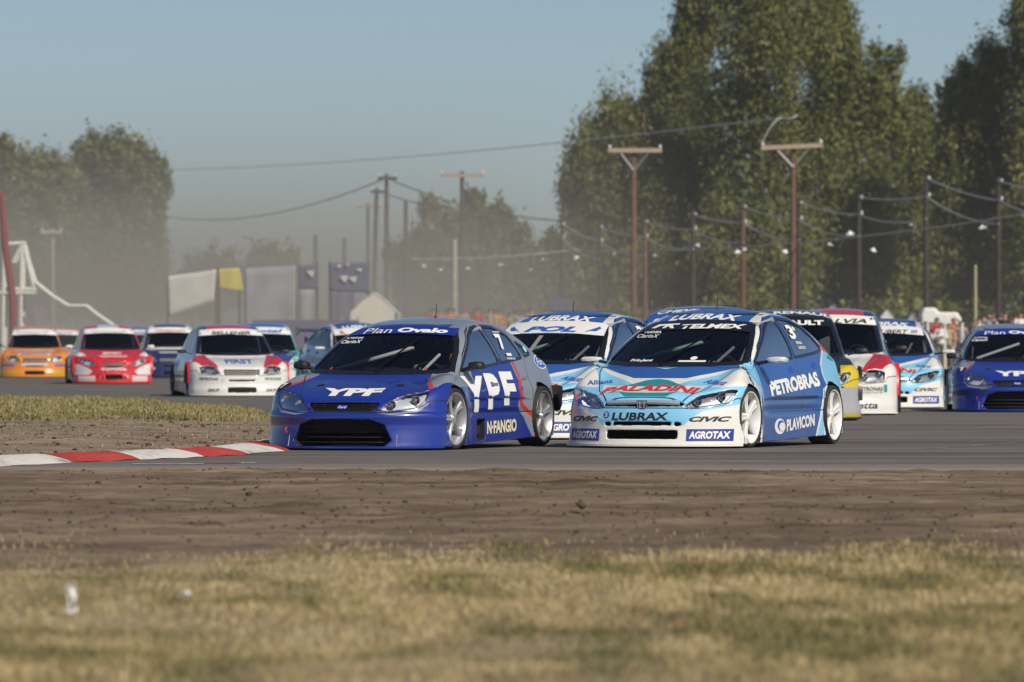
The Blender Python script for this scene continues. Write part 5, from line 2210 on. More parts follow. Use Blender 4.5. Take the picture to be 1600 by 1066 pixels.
def ford(name, label, u, Y, yaw, group, steer, full=True):
    s = SH_FOCUS
    car = place(name, label, u, Y, yaw, group, x_ref=1.32, y_ref=0.925)
    silver_side = [(-.78, .30), (-.62, .42), (-.80, .60), (-.72, .70), (-.62, .925), (.97, .80), (1.6, .82), (1.6, 1.6), (-2.5, 1.6), (-2.5, .0), (-1.05, .0)]
    red_line = [(-.66, .90), (-.76, .70), (-.68, .60), (-.69, .42), (-.95, .30), (-1.05, .18), (-.98, .10), (-1.06, .10), (-1.13, .19), (-1.02, .32), (-.77, .44), (-.76, .59), (-.84, .70), (-.74, .90)]

    def silver(x, y, z, n):
        a = np.maximum(sd_poly(x, z, silver_side), 0.42 - np.abs(y))
        # silver A pillar running down the hood edge
        ay = np.abs(y)
        hoodw = np.maximum(sd_poly(x, ay, [(1.75, .80), (1.45, .66), (1.20, .60), (.95, .55), (.6, .60), (.6, 1.0), (1.2, .90)]), .62 - z)
        roof = np.maximum(sd_poly(x, ay, [(.18, -.1), (.14, .30), (.02, .43), (-.5, .6), (-2.5, .8), (-2.5, -.1)]), .98 - z)
        return np.minimum(np.minimum(a, hoodw), roof)
    layers = [(C_SILVER, silver),
              (C_RED, union(side_mask(red_line, .55),
                            lambda x, y, z, n: np.maximum(sd_poly(x, np.abs(y), [(1.72, .76), (1.50, .665), (1.25, .64), (1.25, .655), (1.47, .69), (1.68, .80)]), .60 - z))),
              (C_SILVER, front_mask([(.36, .372), (.50, .350), (.72, .375), (.80, .455), (.80, .475), (.71, .398), (.50, .372), (.37, .388)], 1.4))]
    shell(car, s, C_BLUE, layers)
    panes(car, s)
    lamps(car, s)
    splitter(car, s, plain("splitter_blue", C_BLUE, .35, coat=.6))
    four_wheels(car, s, 'star', M_RIM_SILVER, steer)
    mirror(car, s, (.80, .93, .83), (.16, .085, .12), M_BLACK)
    cabin(car, s)
    wiper(car, s, (.02, .765), (.24, 1.10))
    antenna(car, s, -.45, .05, .13)
    grille_bars(car, s, FOCUS['front_cut'][0][0], (.405, .425, .445), M_BLACK, 'grille', .03, (-.3, -.2, .2, .3))
    grille_bars(car, s, FOCUS['front_cut'][1][0], (.08, .13, .18, .225), M_BLACK, 'lower_grille', .10, ())
    badge(car, s, (0, .428), .062, .026, M_BLUEP, M_CHROME, 'Ford', M_WHITE, off=-.006)
    # sun strip
    strip = [(-.575, 1.125), (-.28, 1.145), (0, 1.15), (.28, 1.145), (.575, 1.125), (.515, 1.198), (.25, 1.218), (0, 1.224), (-.25, 1.218), (-.515, 1.198)]
    o = decal_poly(s, car, strip, 'front', M_BLUEP, off=.004, step=.05, name='sun_strip')
    decal_text(s, o, 'Plan', (-.265, 1.176), .31, .052, 'front', M_WHITE, off=.006, bold=0.0, shear=.12, bend=.004, rot=.03)
    decal_text(s, o, 'Ovalo', (.205, 1.180), .52, .046, 'front', M_WHITE, off=.006, bold=.05, bend=.004, rot=-.02)
    decal_text(s, car, 'N. FONTANA', (-.475, 1.105), .20, .018, 'front', M_WHITE, off=.002, bold=.03, rot=.02)
    decal_text(s, car, 'ClarinX', (-.49, 1.068), .24, .034, 'front', M_WHITE, off=.002, bold=.02, shear=.2, rot=.02)
    # hood
    decal_text(s, car, 'YPF', (0, -1.86), .64, .22, 'top', M_WHITE, bold=.055, bend=-.01, step=.04)
    for sg in (1, -1):
        decal_poly(s, car, ell((sg * .42, -1.60), .042, .042, 16), 'top', M_BLACK, off=.004, name='hood_pin')
        decal_poly(s, car, [(sg * .50 - .012, .790), (sg * .50 + .012, .790), (sg * .50 + .012, .812), (sg * .50 - .012, .812)], 'front', M_REDP, off=.002, name='hood_clip')
    # flank
    for pr, sg in (('left', -1), ('right', 1)):
        dx = lambda x: sg * x
        decal_text(s, car, 'Y', (dx(.64), .545), .60, .36, pr, M_WHITE, bold=.05, step=.06)
        decal_text(s, car, 'P', (dx(.10), .57), .38, .36, pr, M_WHITE, bold=.05, step=.06)
        decal_text(s, car, 'F', (dx(-.38), .595), .38, .34, pr, M_WHITE, bold=.05, step=.06)
        decal_text(s, car, 'N·FANGIO', (dx(-.12), .215), .90, .13, pr, M_CREAM, bold=.045, skew=.02)
        decal_text(s, car, '7', (dx(-.64), 1.065), .18, .16, pr, M_WHITE, bold=.045, off=.004)
        decal_text(s, car, 'FONTANA', (dx(-.68), 1.165), .20, .018, pr, M_WHITE, off=.004)
        decal_poly(s, car, [(dx(-.70) - .075, .922), (dx(-.70) + .075, .922), (dx(-.70) + .075, .950), (dx(-.70) - .075, .950)], pr, M_WHITE, off=.004, name='name_plate')
        decal_text(s, car, 'FORMULA', (dx(-.72), .895), .26, .018, pr, M_WHITE, off=.004)
        b_ = badge(car, s, (dx(-1.66), .86), .22, .075, M_ROYALP, M_WHITE, 'Ford', M_WHITE, proj=pr)
        decal_poly(s, car, ell((dx(-1.28), .99), .05, .032), pr, M_GREENP, off=.004, name='round_sticker')
        b = MB()
        hx = -.90
        h = s.bvh.ray_cast(Vector((hx, -5 * sg * 1.0, .70)), Vector((0, sg, 0)))
        b.box((hx, h[0].y, .70), (.15, .03, .035))
        b.build('door_handle', M_RIM_SILVER, car)
        h = s.bvh.ray_cast(Vector((.03, -5 * sg, .64)), Vector((0, sg, 0)))
        b = MB()
        b.box((.03, h[0].y, .64), (.14, .03, .03))
        b.build('door_handle', M_RIM_SILVER, car)
    decal_poly(s, car, ell((-.80, -1.62), .07, .09), 'top', M_BLKPRINT, off=.004, name='number_disc')
    decal_text(s, car, '7', (-.80, -1.62), .06, .12, 'top', M_WHITE, off=.007, bold=.04, name='number')
    # tow strap and splitter stays
    b = MB()
    h = s.bvh.ray_cast(Vector((5, -.60, .20)), Vector((-1, 0, 0)))
    b.lathe([(.028, -.006), (.034, 0), (.028, .006), (.022, 0)], 14, 'Y', (h[0].x + .022, -.60, .20), closed=True)
    b.build('tow_hook', M_REDP, car, smooth=True)
    for sg in (1, -1):
        h = s.bvh.ray_cast(Vector((5, sg * .56, .16)), Vector((-1, 0, 0)))
        b = MB()
        b.tube([(h[0].x - .01, sg * .56, .18), (h[0].x + .030, sg * .57, .04)], .004, 6)
        b.build('splitter_stay', M_GALV, car)
    # black flap behind the rear wheel
    b = MB()
    for sg in (1, -1):
        b = MB()
        b.prism([(-1.62, .52), (-1.70, .62), (-1.80, .60), (-1.78, .42), (-1.72, .36), (-1.67, .44)], lambda a, e: (a, sg * .86, e), lambda a, e: (a, sg * .955, e))
        b.build('arch_flap', M_BLACK, car)
    return car


def civic(name, label, u, Y, yaw, group, steer, wheel_mat=None):
    s = SH_CIVIC
    car = place(name, label, u, Y, yaw, group, x_ref=1.35, y_ref=0.925)
    blue_side = [(1.02, -.1), (1.02, .62), (.94, .845), (.60, 1.04), (.2, 1.235), (-.1, 1.32), (-.35, 1.345), (-.78, 1.33), (-1.1, 1.24), (-1.40, 1.06), (-1.44, .98), (-1.22, .84), (-1.16, .62), (-1.02, .58), (-.92, .30), (-.78, .0), (-.78, -.1)]
    whiteline = [(a, b) for a, b in grow(blue_side, .035)]
    sky_side = grow([(1.12, .50), (1.12, .83), (.60, 1.09), (.2, 1.285), (-.1, 1.37), (-.35, 1.40), (-.80, 1.39), (-1.2, 1.29), (-1.50, 1.03), (-1.95, .88), (-1.80, .60), (-1.40, .55), (-1.0, .30), (-1.02, -.1), (.5, -.1), (.95, .45)], .0)

    def hoodblue(x, y, z, n):
        ay = np.abs(y)
        return np.maximum(sd_poly(x, ay, [(1.42, -.1), (1.75, -.1), (1.62, .18), (1.40, .48), (1.20, .72), (1.1, .7)]), .70 - z)

    def hoodwhite(x, y, z, n):
        ay = np.abs(y)
        return np.maximum(sd_poly(x, ay, [(1.42, -.1), (1.80, -.1), (1.70, .22), (1.46, .50), (1.22, .80), (1.1, .7)]), .55 - z)

    def hoodsky(x, y, z, n):
        ay = np.abs(y)
        return np.maximum(sd_poly(x, ay, [(1.3, -.1), (2.2, -.1), (2.2, .48), (1.86, .56), (1.62, .62), (1.36, .74), (1.18, .86), (.9, .90), (.9, .7)]), .42 - z)

    def roofblue(x, y, z, n):
        ay = np.abs(y)
        return np.maximum(sd_poly(x, ay, [(.45, -.1), (.30, .50), (-.2, .46), (-1.2, .40), (-2.3, .55), (-2.3, -.1)]), .985 - z)

    def fasciasky(x, y, z, n):
        ay = np.abs(y)
        return np.maximum(sd_poly(ay, z, [(-.1, .23), (.43, .23), (.50, .31), (.60, .37), (.93, .45), (.95, .62), (.85, .62), (.40, .60), (-.1, .60)]), 1.35 - x)

    def teal(x, y, z, n):
        ay = np.abs(y)
        return np.maximum(sd_poly(x, ay, [(2.02, -.1), (2.02, .22), (1.80, .44), (1.60, .12), (1.56, -.1)]), .45 - z)
    layers = [(C_SKY, side_mask(sky_side, .40)), (C_WHITE, side_mask(whiteline, .45)), (C_ROYAL, side_mask(blue_side, .45)),
              (C_SKY, union(hoodsky, fasciasky)), (C_WHITE, hoodwhite), (C_ROYAL, union(hoodblue, roofblue)), (C_TEAL, teal),
              (C_WHITE, lambda x, y, z, n: np.maximum(sd_poly(y, x, [(-.56, 1.66), (-.3, 1.735), (0, 1.755), (.3, 1.735), (.56, 1.66), (.50, 1.86), (.25, 1.925), (0, 1.94), (-.25, 1.925), (-.50, 1.86)]), .5 - z))]
    shell(car, s, C_WHITE, layers, lamp_mat=plain("lamp_bowl_dark", (.26, .27, .29), .35, metal=.3))
    panes(car, s)
    lamps(car, s)
    splitter(car, s, plain("splitter_white", C_WHITE, .4, coat=.4), ext=.025)
    four_wheels(car, s, 'fat', wheel_mat or M_RIM_WHITE, steer)
    mirror(car, s, (.80, 1.0, .885), (.22, .062, .11), M_MIRROR_W)
    cabin(car, s, strut=True, net=False, bar=M_GREENP)
    wiper(car, s, (-.10, .84), (.22, 1.13))
    antenna(car, s, -.55, -.1, .12)
    rear_wing(car, 1.02, -1.98, .60)
    # grille bar with emblem
    b = MB()
    pts = []
    for y in np.linspace(-.38, .38, 15):
        h = s.bvh.ray_cast(Vector((5, y, .45)), Vector((-1, 0, 0)))
        pts.append((h[0].x - .004, y, .450 + .012 * math.cos(y * 4)))
    b.tube(pts, .024, 8)
    b.build('grille_bar', plain('bright_silver', (.55, .56, .58), .3, metal=.5), car, smooth=True)
    grille_bars(car, s, CIVIC['front_cut'][3][0], (.115, .14, .165), M_BLACK, 'lower_grille', .09)
    b = MB()
    h = s.bvh.ray_cast(Vector((5, 0, .44)), Vector((-1, 0, 0)))
    x0 = h[0].x
    for pts in ([(-.055, .475), (-.045, .41), (-.02, .395), (.02, .395), (.045, .41), (.055, .475), (-.055, .475)], [(-.028, .47), (-.022, .405)], [(.028, .47), (.022, .405)], [(-.025, .437), (.025, .437)]):
        b.tube([(x0 + .012, p[0], p[1]) for p in pts], .0075, 6)
    b.build('emblem', M_CHROME, car, smooth=True)
    # print
    decal_text(s, car, 'PALADINI', (0, -1.795), 1.02, .175, 'top', M_REDP, off=.004, bold=.045, bend=.055, shear=.15, step=.04)
    decal_text(s, car, 'LUBRAX', (-.02, .322), .60, .075, 'front', M_BLKPRINT, bold=.03, shear=.12, step=.04)
    decal_poly(s, car, ell((-.385, .335), .034, .034, 18), 'front', M_ROYALP, name='number_disc')
    decal_text(s, car, '3', (-.385, .335), .026, .044, 'front', M_WHITE, off=.007, bold=.03, name='number')
    for sg in (1, -1):
        decal_text(s, car, 'CIVIC', (sg * .66, .295), .36, .052, 'front', M_BLKPRINT, bold=.045, shear=.35, step=.03)
        pn = decal_poly(s, car, [(sg * .46, .075), (sg * .86, .075), (sg * .86, .195), (sg * .46, .195)], 'front', M_PANEL, name='sponsor_panel')
        decal_text(s, pn, 'AGROTAX', (sg * .66, .135), .35, .075, 'front', M_WHITE, off=.007, bold=.04, shear=.1, step=.03)
        decal_text(s, car, 'Allianz', (sg * .62, -1.60), .26, .11, 'top', M_ROYALP, bold=.02, rot=-sg * .35, step=.05)
        decal_text(s, car, 'Wave', (sg * .80, -1.22), .20, .08, 'top', M_BLKPRINT, bold=.02, shear=.3, rot=-sg * .3, step=.05)
    decal_text(s, car, 'LUBRAX', (0, -.12), .74, .20, 'top', M_WHITE, bold=.035, shear=.15, step=.06)
    decal_poly(s, car, [(-.28, .34), (.05, .34), (.05, .44), (.26, .44), (.26, .62), (-.05, .62), (-.05, .52), (-.28, .52)], 'top', plain("roof_grey", (.45, .45, .45), .5), name='roof_number')
    for pr, sg in (('left', -1), ('right', 1)):
        dx = lambda x: sg * x
        sl = .058 if pr == 'left' else -.058
        decal_text(s, car, 'PETROBRAS', (dx(-.17), .635), 1.64, .150, pr, M_WHITE, bold=.05, skew=sl, step=.06)
        decal_text(s, car, 'PLAVICON', (dx(-.33), .235), .92, .125, pr, M_WHITE, bold=.045, skew=sl * .9, step=.06)
        sw = decal_poly(s, car, ell((dx(.35), .205), .17, .080), pr, M_WHITE, name='swirl_logo')
        decal_poly(s, sw, ell((dx(.32), .215), .11, .052), pr, M_ROYALP, off=.006, name='swirl_ring')
        decal_poly(s, sw, ell((dx(.29), .200), .10, .044), pr, M_WHITE, off=.009, name='swirl_core')
        decal_text(s, car, '3', (dx(-.62), 1.165), .20, .145, pr, M_WHITE, bold=.045, name='number')
        decal_text(s, car, 'PERNIA', (dx(-.72), 1.055), .20, .028, pr, M_WHITE)
        decal_text(s, car, 'CARDOSO', (dx(-.76), 1.005), .24, .030, pr, M_WHITE)
        decal_poly(s, car, ell((dx(-.76), 1.20), .035, .022, 14), pr, M_CREAM, off=.004, name='round_sticker')
        decal_text(s, car, 'PALADINI', (dx(-1.62), .985), .42, .060, pr, M_REDP, bold=.03, skew=-sl * 3)
        decal_poly(s, car, [(dx(-1.55), .90), (dx(-1.78), .86), (dx(-1.84), .93), (dx(-1.7), .94)], pr, M_TEALP, name='teal_flash')
        decal_text(s, car, 'PLANAS', (dx(-.05), 1.348), .30, .022, pr, M_BLKPRINT)
        for hx, hz in ((-.18, .775), (-.98, .815)):
            h = s.bvh.ray_cast(Vector((hx, -5 * sg, hz)), Vector((0, sg, 0)))
            b = MB()
            b.prism([(-.09, -.02), (.09, -.02), (.05, .02), (.0, .04), (-.05, .02)], lambda a, e: (hx + a, h[0].y - .01, hz + e), lambda a, e: (hx + a, h[0].y + .01, hz + e))
            b.build('door_handle', M_ROYALP, car)
    return car


def strip_for(s, z_lo=None, mat=None, off=.004):
    pl = s.P['ws']
    hi = grow(pl, .022)
    zmax = max(p[1] for p in hi)
    tp = sorted([p for p in hi if p[1] > zmax - .07])
    dz = z_lo
    lo = [(p[0] * 1.075, p[1] - dz) for p in tp]
    return lo + tp[::-1]


def telmex(s, car):
    o = decal_poly(s, car, strip_for(s, .10), 'front', M_GLOSSBLACK, off=.003, name='sun_strip')
    decal_text(s, o, 'TELMEX', (.17, 1.222), .66, .046, 'front', M_WHITE, off=.006, bold=.045, shear=.15, bend=.006)
    lg = [(-.50, 1.20), (-.44, 1.24), (-.20, 1.25), (-.20, 1.238), (-.27, 1.235), (-.23, 1.20), (-.27, 1.20), (-.31, 1.222), (-.34, 1.20), (-.37, 1.20), (-.35, 1.228), (-.41, 1.222), (-.45, 1.20)]
    decal_poly(s, o, lg, 'front', M_WHITE, off=.006, name='logo')
    decal_text(s, car, 'PERNIA', (-.44, 1.165), .20, .024, 'front', M_WHITE, off=.002, bold=.03)
    decal_text(s, car, 'ClarinX', (-.47, 1.125), .26, .036, 'front', M_WHITE, off=.002, bold=.01, shear=.2)
    decal_text(s, car, 'Frit-Jent', (-.33, .875), .26, .030, 'front', M_WHITE, off=.002, bold=.04, shear=.2)
    decal_poly(s, car, [(.08, .862), (.36, .862), (.36, .878), (.08, .878)], 'front', M_WHITE, off=.002, name='name_plate')
    decal_poly(s, car, ell((.22, .90), .035, .018, 14), 'front', M_WHITE, off=.002, name='round_sticker')


def pol(s, car):
    o = decal_poly(s, car, strip_for(s, .135), 'front', M_BANNER, off=.003, name='sun_strip')
    decal_text(s, o, 'POL', (-.02, 1.200), .62, .060, 'front', M_ROYALP, off=.006, bold=.05, shear=.3, bend=.006)
    decal_text(s, o, 'TRANSPORTE & LOGISTICA', (-.02, 1.150), .66, .014, 'front', M_ROYALP, off=.006, bold=.0, bend=.006)
    for sg in (1, -1):
        decal_poly(s, o, [(sg * .38, 1.165), (sg * .44, 1.19), (sg * .43, 1.178), (sg * .50, 1.175), (sg * .53, 1.205), (sg * .50, 1.225), (sg * .45, 1.20), (sg * .40, 1.18)], 'front', M_ROYALP, off=.006, name='logo')
    decal_poly(s, car, [(-.10, .95), (-.05, .95), (-.05, 1.13), (-.10, 1.13)], 'front', plain("grey_tape", (.22, .22, .23), .6), off=.002, name='grey_strip')


def rubert(s, car):
    o = decal_poly(s, car, strip_for(s, .125), 'front', M_BANNER, off=.003, name='sun_strip')
    decal_text(s, o, 'RUBERT', (.10, 1.195), .52, .060, 'front', M_BLKPRINT, off=.006, bold=.02, shear=.25, bend=.006)
    for k, m in enumerate((M_TEALP, M_ROYALP, M_REDP)):
        decal_poly(s, o, [(.40 + k * .035, 1.17), (.425 + k * .035, 1.17), (.437 + k * .035, 1.215), (.412 + k * .035, 1.215)], 'front', m, off=.006, name='stripe')


G_CARS = 'racing cars in the pack'
CAR7 = ford('racing_car', 'blue and silver racing saloon number 7 leading at the red and white kerb', 716, 71.8, 19.2, G_CARS, R(-4))
FORD2 = again(CAR7, 'blue and silver racing saloon cut off by the right picture edge', 1590, 107.3, 1.5, 2.18, 0)
CAR3 = civic('racing_car', 'light blue and white racing saloon number 3 with a black sun strip', 1177, 73.0, 20.2, G_CARS, R(-3))
CIV2 = again(CAR3, 'light blue racing saloon with a wide white sun strip between the two leading cars', 948, 79.2, 19.0, 1.35, .925)
CIV3 = again(CAR3, 'light blue racing saloon with a white sun strip beside the right edge car', 1474, 113.5, 4, 1.35, .925)
CIV4 = again(CAR3, 'light blue racing saloon peeping out left of the leading blue car', 598, 147, -15, 2.1, 0)
rear_wing(CIV4, 1.22, -2.0, .80)
telmex(SH_CIVIC, CAR3)
pol(SH_CIVIC, CIV2)
rubert(SH_CIVIC, CIV3)
o_ = decal_poly(SH_CIVIC, CIV4, strip_for(SH_CIVIC, .12), 'front', M_BANNER, off=.003, name='sun_strip')
decal_text(SH_CIVIC, o_, 'R', (-.42, 1.2), .10, .06, 'front', M_REDP, off=.006, bold=.05)
# ------------------------------------------------------------------ the other teams
def saloon(label, s, base, layers, u, Y, yaw, strip=None, rim=None, hz=1.0, mirror_mat=None, ref=(2.15, 0.0), plan=None, strip_mat=None, strip_h=.115, wing=False, bowl=None, flare=None):
    car = place('racing_car', label, u, Y, yaw, G_CARS, x_ref=ref[0], y_ref=ref[1])
    shell(car, s, base, layers, bowl)
    panes(car, s)
    lamps(car, s)
    splitter(car, s, plain("splitter_%.2f_%.2f_%.2f" % base, base, .4, coat=.4), .02)
    four_wheels(car, s, 'star', rim or M_RIM_DARK, R(4 if yaw < 0 else -3))
    mirror(car, s, (.80, .97, .88), (.18, .08, .11), mirror_mat or M_BLACK)
    cabin(car, s, strut=False, net=False)
    for i in (0, 2):
        grille_bars(car, s, s.P['front_cut'][i][0], (.10, .125, .15) if i else (.44, .46, .48, .50), M_GREYP if not i else M_BLACK, 'grille' if not i else 'lower_grille', .03)
    if strip:
        o = decal_poly(s, car, strip_for(s, strip_h), 'front', strip_mat or M_BANNER, off=.003, name='sun_strip')
        for (t, c, w, h, m, kw) in strip:
            decal_text(s, o, t, c, w, h, 'front', m, off=.006, **kw)
    for (t, c, w, h, pr, m, kw) in (plan or []):
        decal_text(s, car, t, c, w, h, pr, m, **kw)
    if wing:
        rear_wing(car, 1.10, -2.0, .78)
    car.scale = (1, 1, hz)
    # front wheel flares stand out from the body
    for sg in (1, -1):
        b = MB()
        n = 14
        for i in range(n + 1):
            a = R(-8 + 196 * i / n)
            for rr, yy in ((.342, .90), (.345, .955), (.375, .955), (.39, .90)):
                b.v.append((1.32 + rr * math.cos(a), sg * yy, .305 + rr * math.sin(a)))
        for i in range(n):
            for j in range(3):
                b.f.append((i * 4 + j, i * 4 + j + 1, (i + 1) * 4 + j + 1, (i + 1) * 4 + j))
        fc = flare or base
        b.build('arch_flare', plain("flare_%.2f_%.2f_%.2f" % fc, fc, .4, coat=.4), car, smooth=True)
    return car


M_LINBOWL = plain('lamp_bowl_grey', (.30, .30, .31), .4, metal=.3)
OR = (.72, .24, .02)
RD = (.60, .016, .022)
WH = (.72, .71, .67)
NV = (.010, .014, .055)
ROOF = [(.35, -.1), (.25, .62), (-2.3, .7), (-2.3, -.1)]


def roofm(poly, zmin=1.12):
    return lambda x, y, z, n: np.maximum(sd_poly(x, np.abs(y), poly), zmin - z)


def hood_sides(pts, zmin=.42):
    return lambda x, y, z, n: np.maximum(np.maximum(sd_poly(x, np.abs(y), pts), zmin - z), .15 - n[:, 2])


upper = lambda zb: (lambda x, y, z, n: zb - z)
rear_side = side_mask([(.98, -.1), (.98, .74), (1.02, 1.6), (-2.5, 1.6), (-2.5, -.1)], .42)
red_wedge = hood_sides([(2.02, .42), (1.14, .58), (1.08, .80), (1.55, .88), (1.85, .72)], .5)

# white, red and navy saloons of one team
fiat_layers = [(NV, rear_side), (NV, lambda x, y, z, n: np.maximum(.88 - z, -9)), (RD, roofm([(.45, -.1), (.36, .44), (-.3, .40), (-2.0, .34), (-2.0, -.1)])), (RD, red_wedge),
               (RD, side_mask([(.95, .10), (.95, .62), (.62, .62), (.55, .10)], .6))]
FIAT = saloon('white racing saloon with red hood corners leading the far left group', SH_LINEA, WH, fiat_layers, 378, 135.0, -9, hz=.96, flare=RD, bowl=M_LINBOWL,
              strip=[('BELLENER', (0, 1.235), .74, .058, M_BLKPRINT, dict(bold=.03, shear=.2))], wing=False,
              plan=[('FIRST', (0, -1.68), .52, .34, 'top', M_ROYALP, dict(bold=.03)), ('PETRONAS', (-.60, .345), .32, .055, 'front', M_BLKPRINT, dict(bold=.02)), ('PETRONAS', (.60, .345), .32, .055, 'front', M_BLKPRINT, dict(bold=.02)),
                    ('SKF', (-.52, .125), .22, .055, 'front', M_BLKPRINT, dict(bold=.03, shear=.2)), ('SKF', (.56, .125), .22, .055, 'front', M_BLKPRINT, dict(bold=.03, shear=.2)),
                    ('O', (-.36, .325), .05, .06, 'front', M_GREYP, dict(bold=.0))])
VIA = saloon('white racing saloon with a red hood corner behind the yellow flanked car', SH_LINEA, WH, fiat_layers, 1402, 104.0, 4,
             strip=[('SALVIA', (.10, 1.235), .74, .058, M_BLKPRINT, dict(bold=.03, shear=.25))], ref=(1.32, .925), hz=1.085, flare=RD, bowl=M_LINBOWL,
             plan=[('PETRONAS', (.56, .345), .34, .050, 'front', M_BLKPRINT, dict(bold=.02)), ('LUBRICANTES', (.58, .30), .30, .026, 'front', M_GREYP, dict()),
                   ('etta', (.52, .125), .28, .075, 'front', M_BLKPRINT, dict(bold=.02, shear=.2))])
decal_poly(SH_LINEA, VIA, [(.745, .30), (.79, .30), (.79, .40), (.745, .40)], 'front', M_TEALP, name='teal_logo')
# black, yellow and silver saloon
RENO = saloon('black racing saloon with a yellow and silver front flank behind car number 3', SH_COROLLA, (.012, .012, .014),
              [((.62, .47, .01), lambda x, y, z, n: np.maximum(sd_poly(np.abs(y), z, [(.66, .44), (.80, .40), (1.1, .44), (1.1, .70), (.66, .70)]), 1.0 - x)),
               ((.36, .36, .37), lambda x, y, z, n: np.maximum(sd_poly(np.abs(y), z, [(.30, -.1), (.45, .30), (.70, .42), (1.1, .43), (1.1, -.1)]), 1.0 - x)),
               ((.45, .35, .02), front_mask([(-.1, -.1), (1.1, -.1), (1.1, .09), (-.1, .09)]))],
              1343, 97.0, 1, strip=[('RENAULT', (.05, 1.235), .84, .060, M_WHITE, dict(bold=.05))], strip_mat=M_GLOSSBLACK, ref=(1.32, .925), hz=1.055,
              plan=[('RENAULT', (.25, -.05), .9, .2, 'top', M_WHITE, dict(bold=.04))])
# dark blue car whose roof shows between the two light blue ones
CHEV = saloon('royal blue racing saloon with only its roof showing behind car number 3', SH_COROLLA, (.012, .03, .16),
              [((.42, .36, .33), roofm([(-.2, -.1), (-.3, .16), (-.6, .18), (-.6, -.1)]))], 1040, 86.5, 12,
              strip=[('CHEVROLET', (0, 1.235), .95, .05, M_WHITE, dict(bold=.04, shear=.25))], strip_mat=M_ROYALP, ref=(2.1, 0), hz=1.06,
              plan=[('CHEVROLET', (0, -.12), .95, .16, 'top', M_WHITE, dict(bold=.04, shear=.25))])
# red and white saloon
TOY = saloon('red racing saloon with white lamp brows in the far left group', SH_COROLLA, RD,
             [(WH, roofm([(.45, -.1), (.40, .26), (-2.0, .22), (-2.0, -.1)])),
              (WH, front_mask([(.58, .22), (.50, .30), (.62, .385), (.80, .46), (1.1, .50), (1.1, .22)])),
              (WH, hood_sides([(1.72, .62), (1.50, .70), (1.40, .84), (1.56, .88), (1.70, .78)], .5)),
              ((.60, .52, .50), front_mask([(.44, .06), (.82, .06), (.82, .19), (.44, .19)])),
              ((.05, .05, .06), side_mask([(.95, -.1), (.95, .60), (-.9, .56), (-.9, -.1)], .6))],
             178, 171.6, -7, strip=[('SPORTEAM', (0, 1.235), .80, .045, M_GREYP, dict(bold=.02))], mirror_mat=M_MIRROR_W,
             plan=[('SPORT', (.0, -1.52), .46, .20, 'top', M_WHITE, dict(bold=.06)), ('TEAM RACING', (.0, -1.80), .66, .12, 'top', M_WHITE, dict(bold=.04)), ('TOYOTA', (.0, .345), .62, .055, 'front', M_WHITE, dict(bold=.05))])
# orange saloon
ORA = saloon('orange racing saloon at the left picture edge', SH_LINEA, OR,
             [((.60, .58, .66), hood_sides([(1.50, -.1), (1.50, .52), (1.38, .55), (1.36, -.1)], .5)),
              ((.62, .62, .68), hood_sides([(1.94, -.1), (1.90, .46), (1.76, .46), (1.78, -.1)], .5)),
              ((.13, .13, .36), front_mask([(.55, .30), (.97, .30), (.97, .37), (.55, .37)])),
              ((.60, .58, .60), front_mask([(-.1, .33), (.36, .33), (.36, .39), (-.1, .39)])),
              ((.45, .36, .02), front_mask([(.45, .06), (.90, .06), (.90, .16), (.45, .16)]))],
             54, 198, -4, strip=[('DONNETTE', (-.05, 1.235), .85, .055, M_ROYALP, dict(bold=.0))], strip_h=.14,
             plan=[('RENTA', (0, -1.85), .70, .09, 'top', M_ROYALP, dict(bold=.03))])
# navy saloon
NAV = saloon('navy racing saloon with red letters on its sun strip behind the red car', SH_LINEA, (.012, .014, .09),
             [(WH, hood_sides([(1.40, -.1), (1.40, .72), (1.24, .72), (1.24, -.1)], .5)), (WH, roofm([(.4, .42), (.4, .62), (-2, .7), (-2, .5)])),
              (WH, hood_sides([(1.80, -.1), (1.80, .35), (1.68, .35), (1.68, -.1)], .5))],
             270, 196, -5, hz=1.04, strip=[('Oldtown', (0, 1.235), .80, .055, M_REDP, dict(bold=.03))], strip_h=.13, mirror_mat=M_MIRROR_W,
             plan=[('PETRO', (-.62, .25), .30, .07, 'front', M_WHITE, dict(bold=.04))])
# white and teal saloon
TAL = saloon('white and blue racing saloon with teal pillars behind the red cornered white car', SH_COROLLA, (.66, .67, .65),
             [((.10, .45, .42), side_mask([(1.6, -.1), (1.6, .9), (.9, 1.0), (.2, 1.3), (-.4, 1.45), (-2.4, 1.45), (-2.4, -.1)], .40)),
              ((.018, .05, .26), hood_sides([(2.1, -.1), (2.1, .50), (1.2, .74), (1.2, -.1)], .5)), ((.03, .12, .42), roofm([(.4, -.1), (.4, .46), (-2, .46), (-2, -.1)])),
              ((.45, .50, .06), hood_sides([(1.42, .50), (1.42, .62), (1.34, .64), (1.34, .50)], .5)), ((.10, .45, .42), front_mask([(.62, .40), (.95, .40), (.95, .66), (.62, .66)]))],
             412, 152, -3, strip=[('total', (.12, 1.235), .62, .075, M_ROYALP, dict(bold=.04, shear=.2))], strip_h=.14, mirror_mat=M_MIRROR_W)
decal_poly(SH_COROLLA, TAL, [(.76, .30), (.86, .33), (.86, .37), (.76, .38)], 'front', plain("orange_patch", (.7, .25, .03), .5), name='orange_patch')
# two more cars deep in the dust: one white, one pale yellow
BK1 = again(TAL, 'white racing saloon with only its roof showing behind the red car', 214, 214, -4, 2.1, 0)
BK2 = again(ORA, 'orange racing saloon mostly hidden between the front orange car and the red car', 92, 222, -3, 2.1, 0)
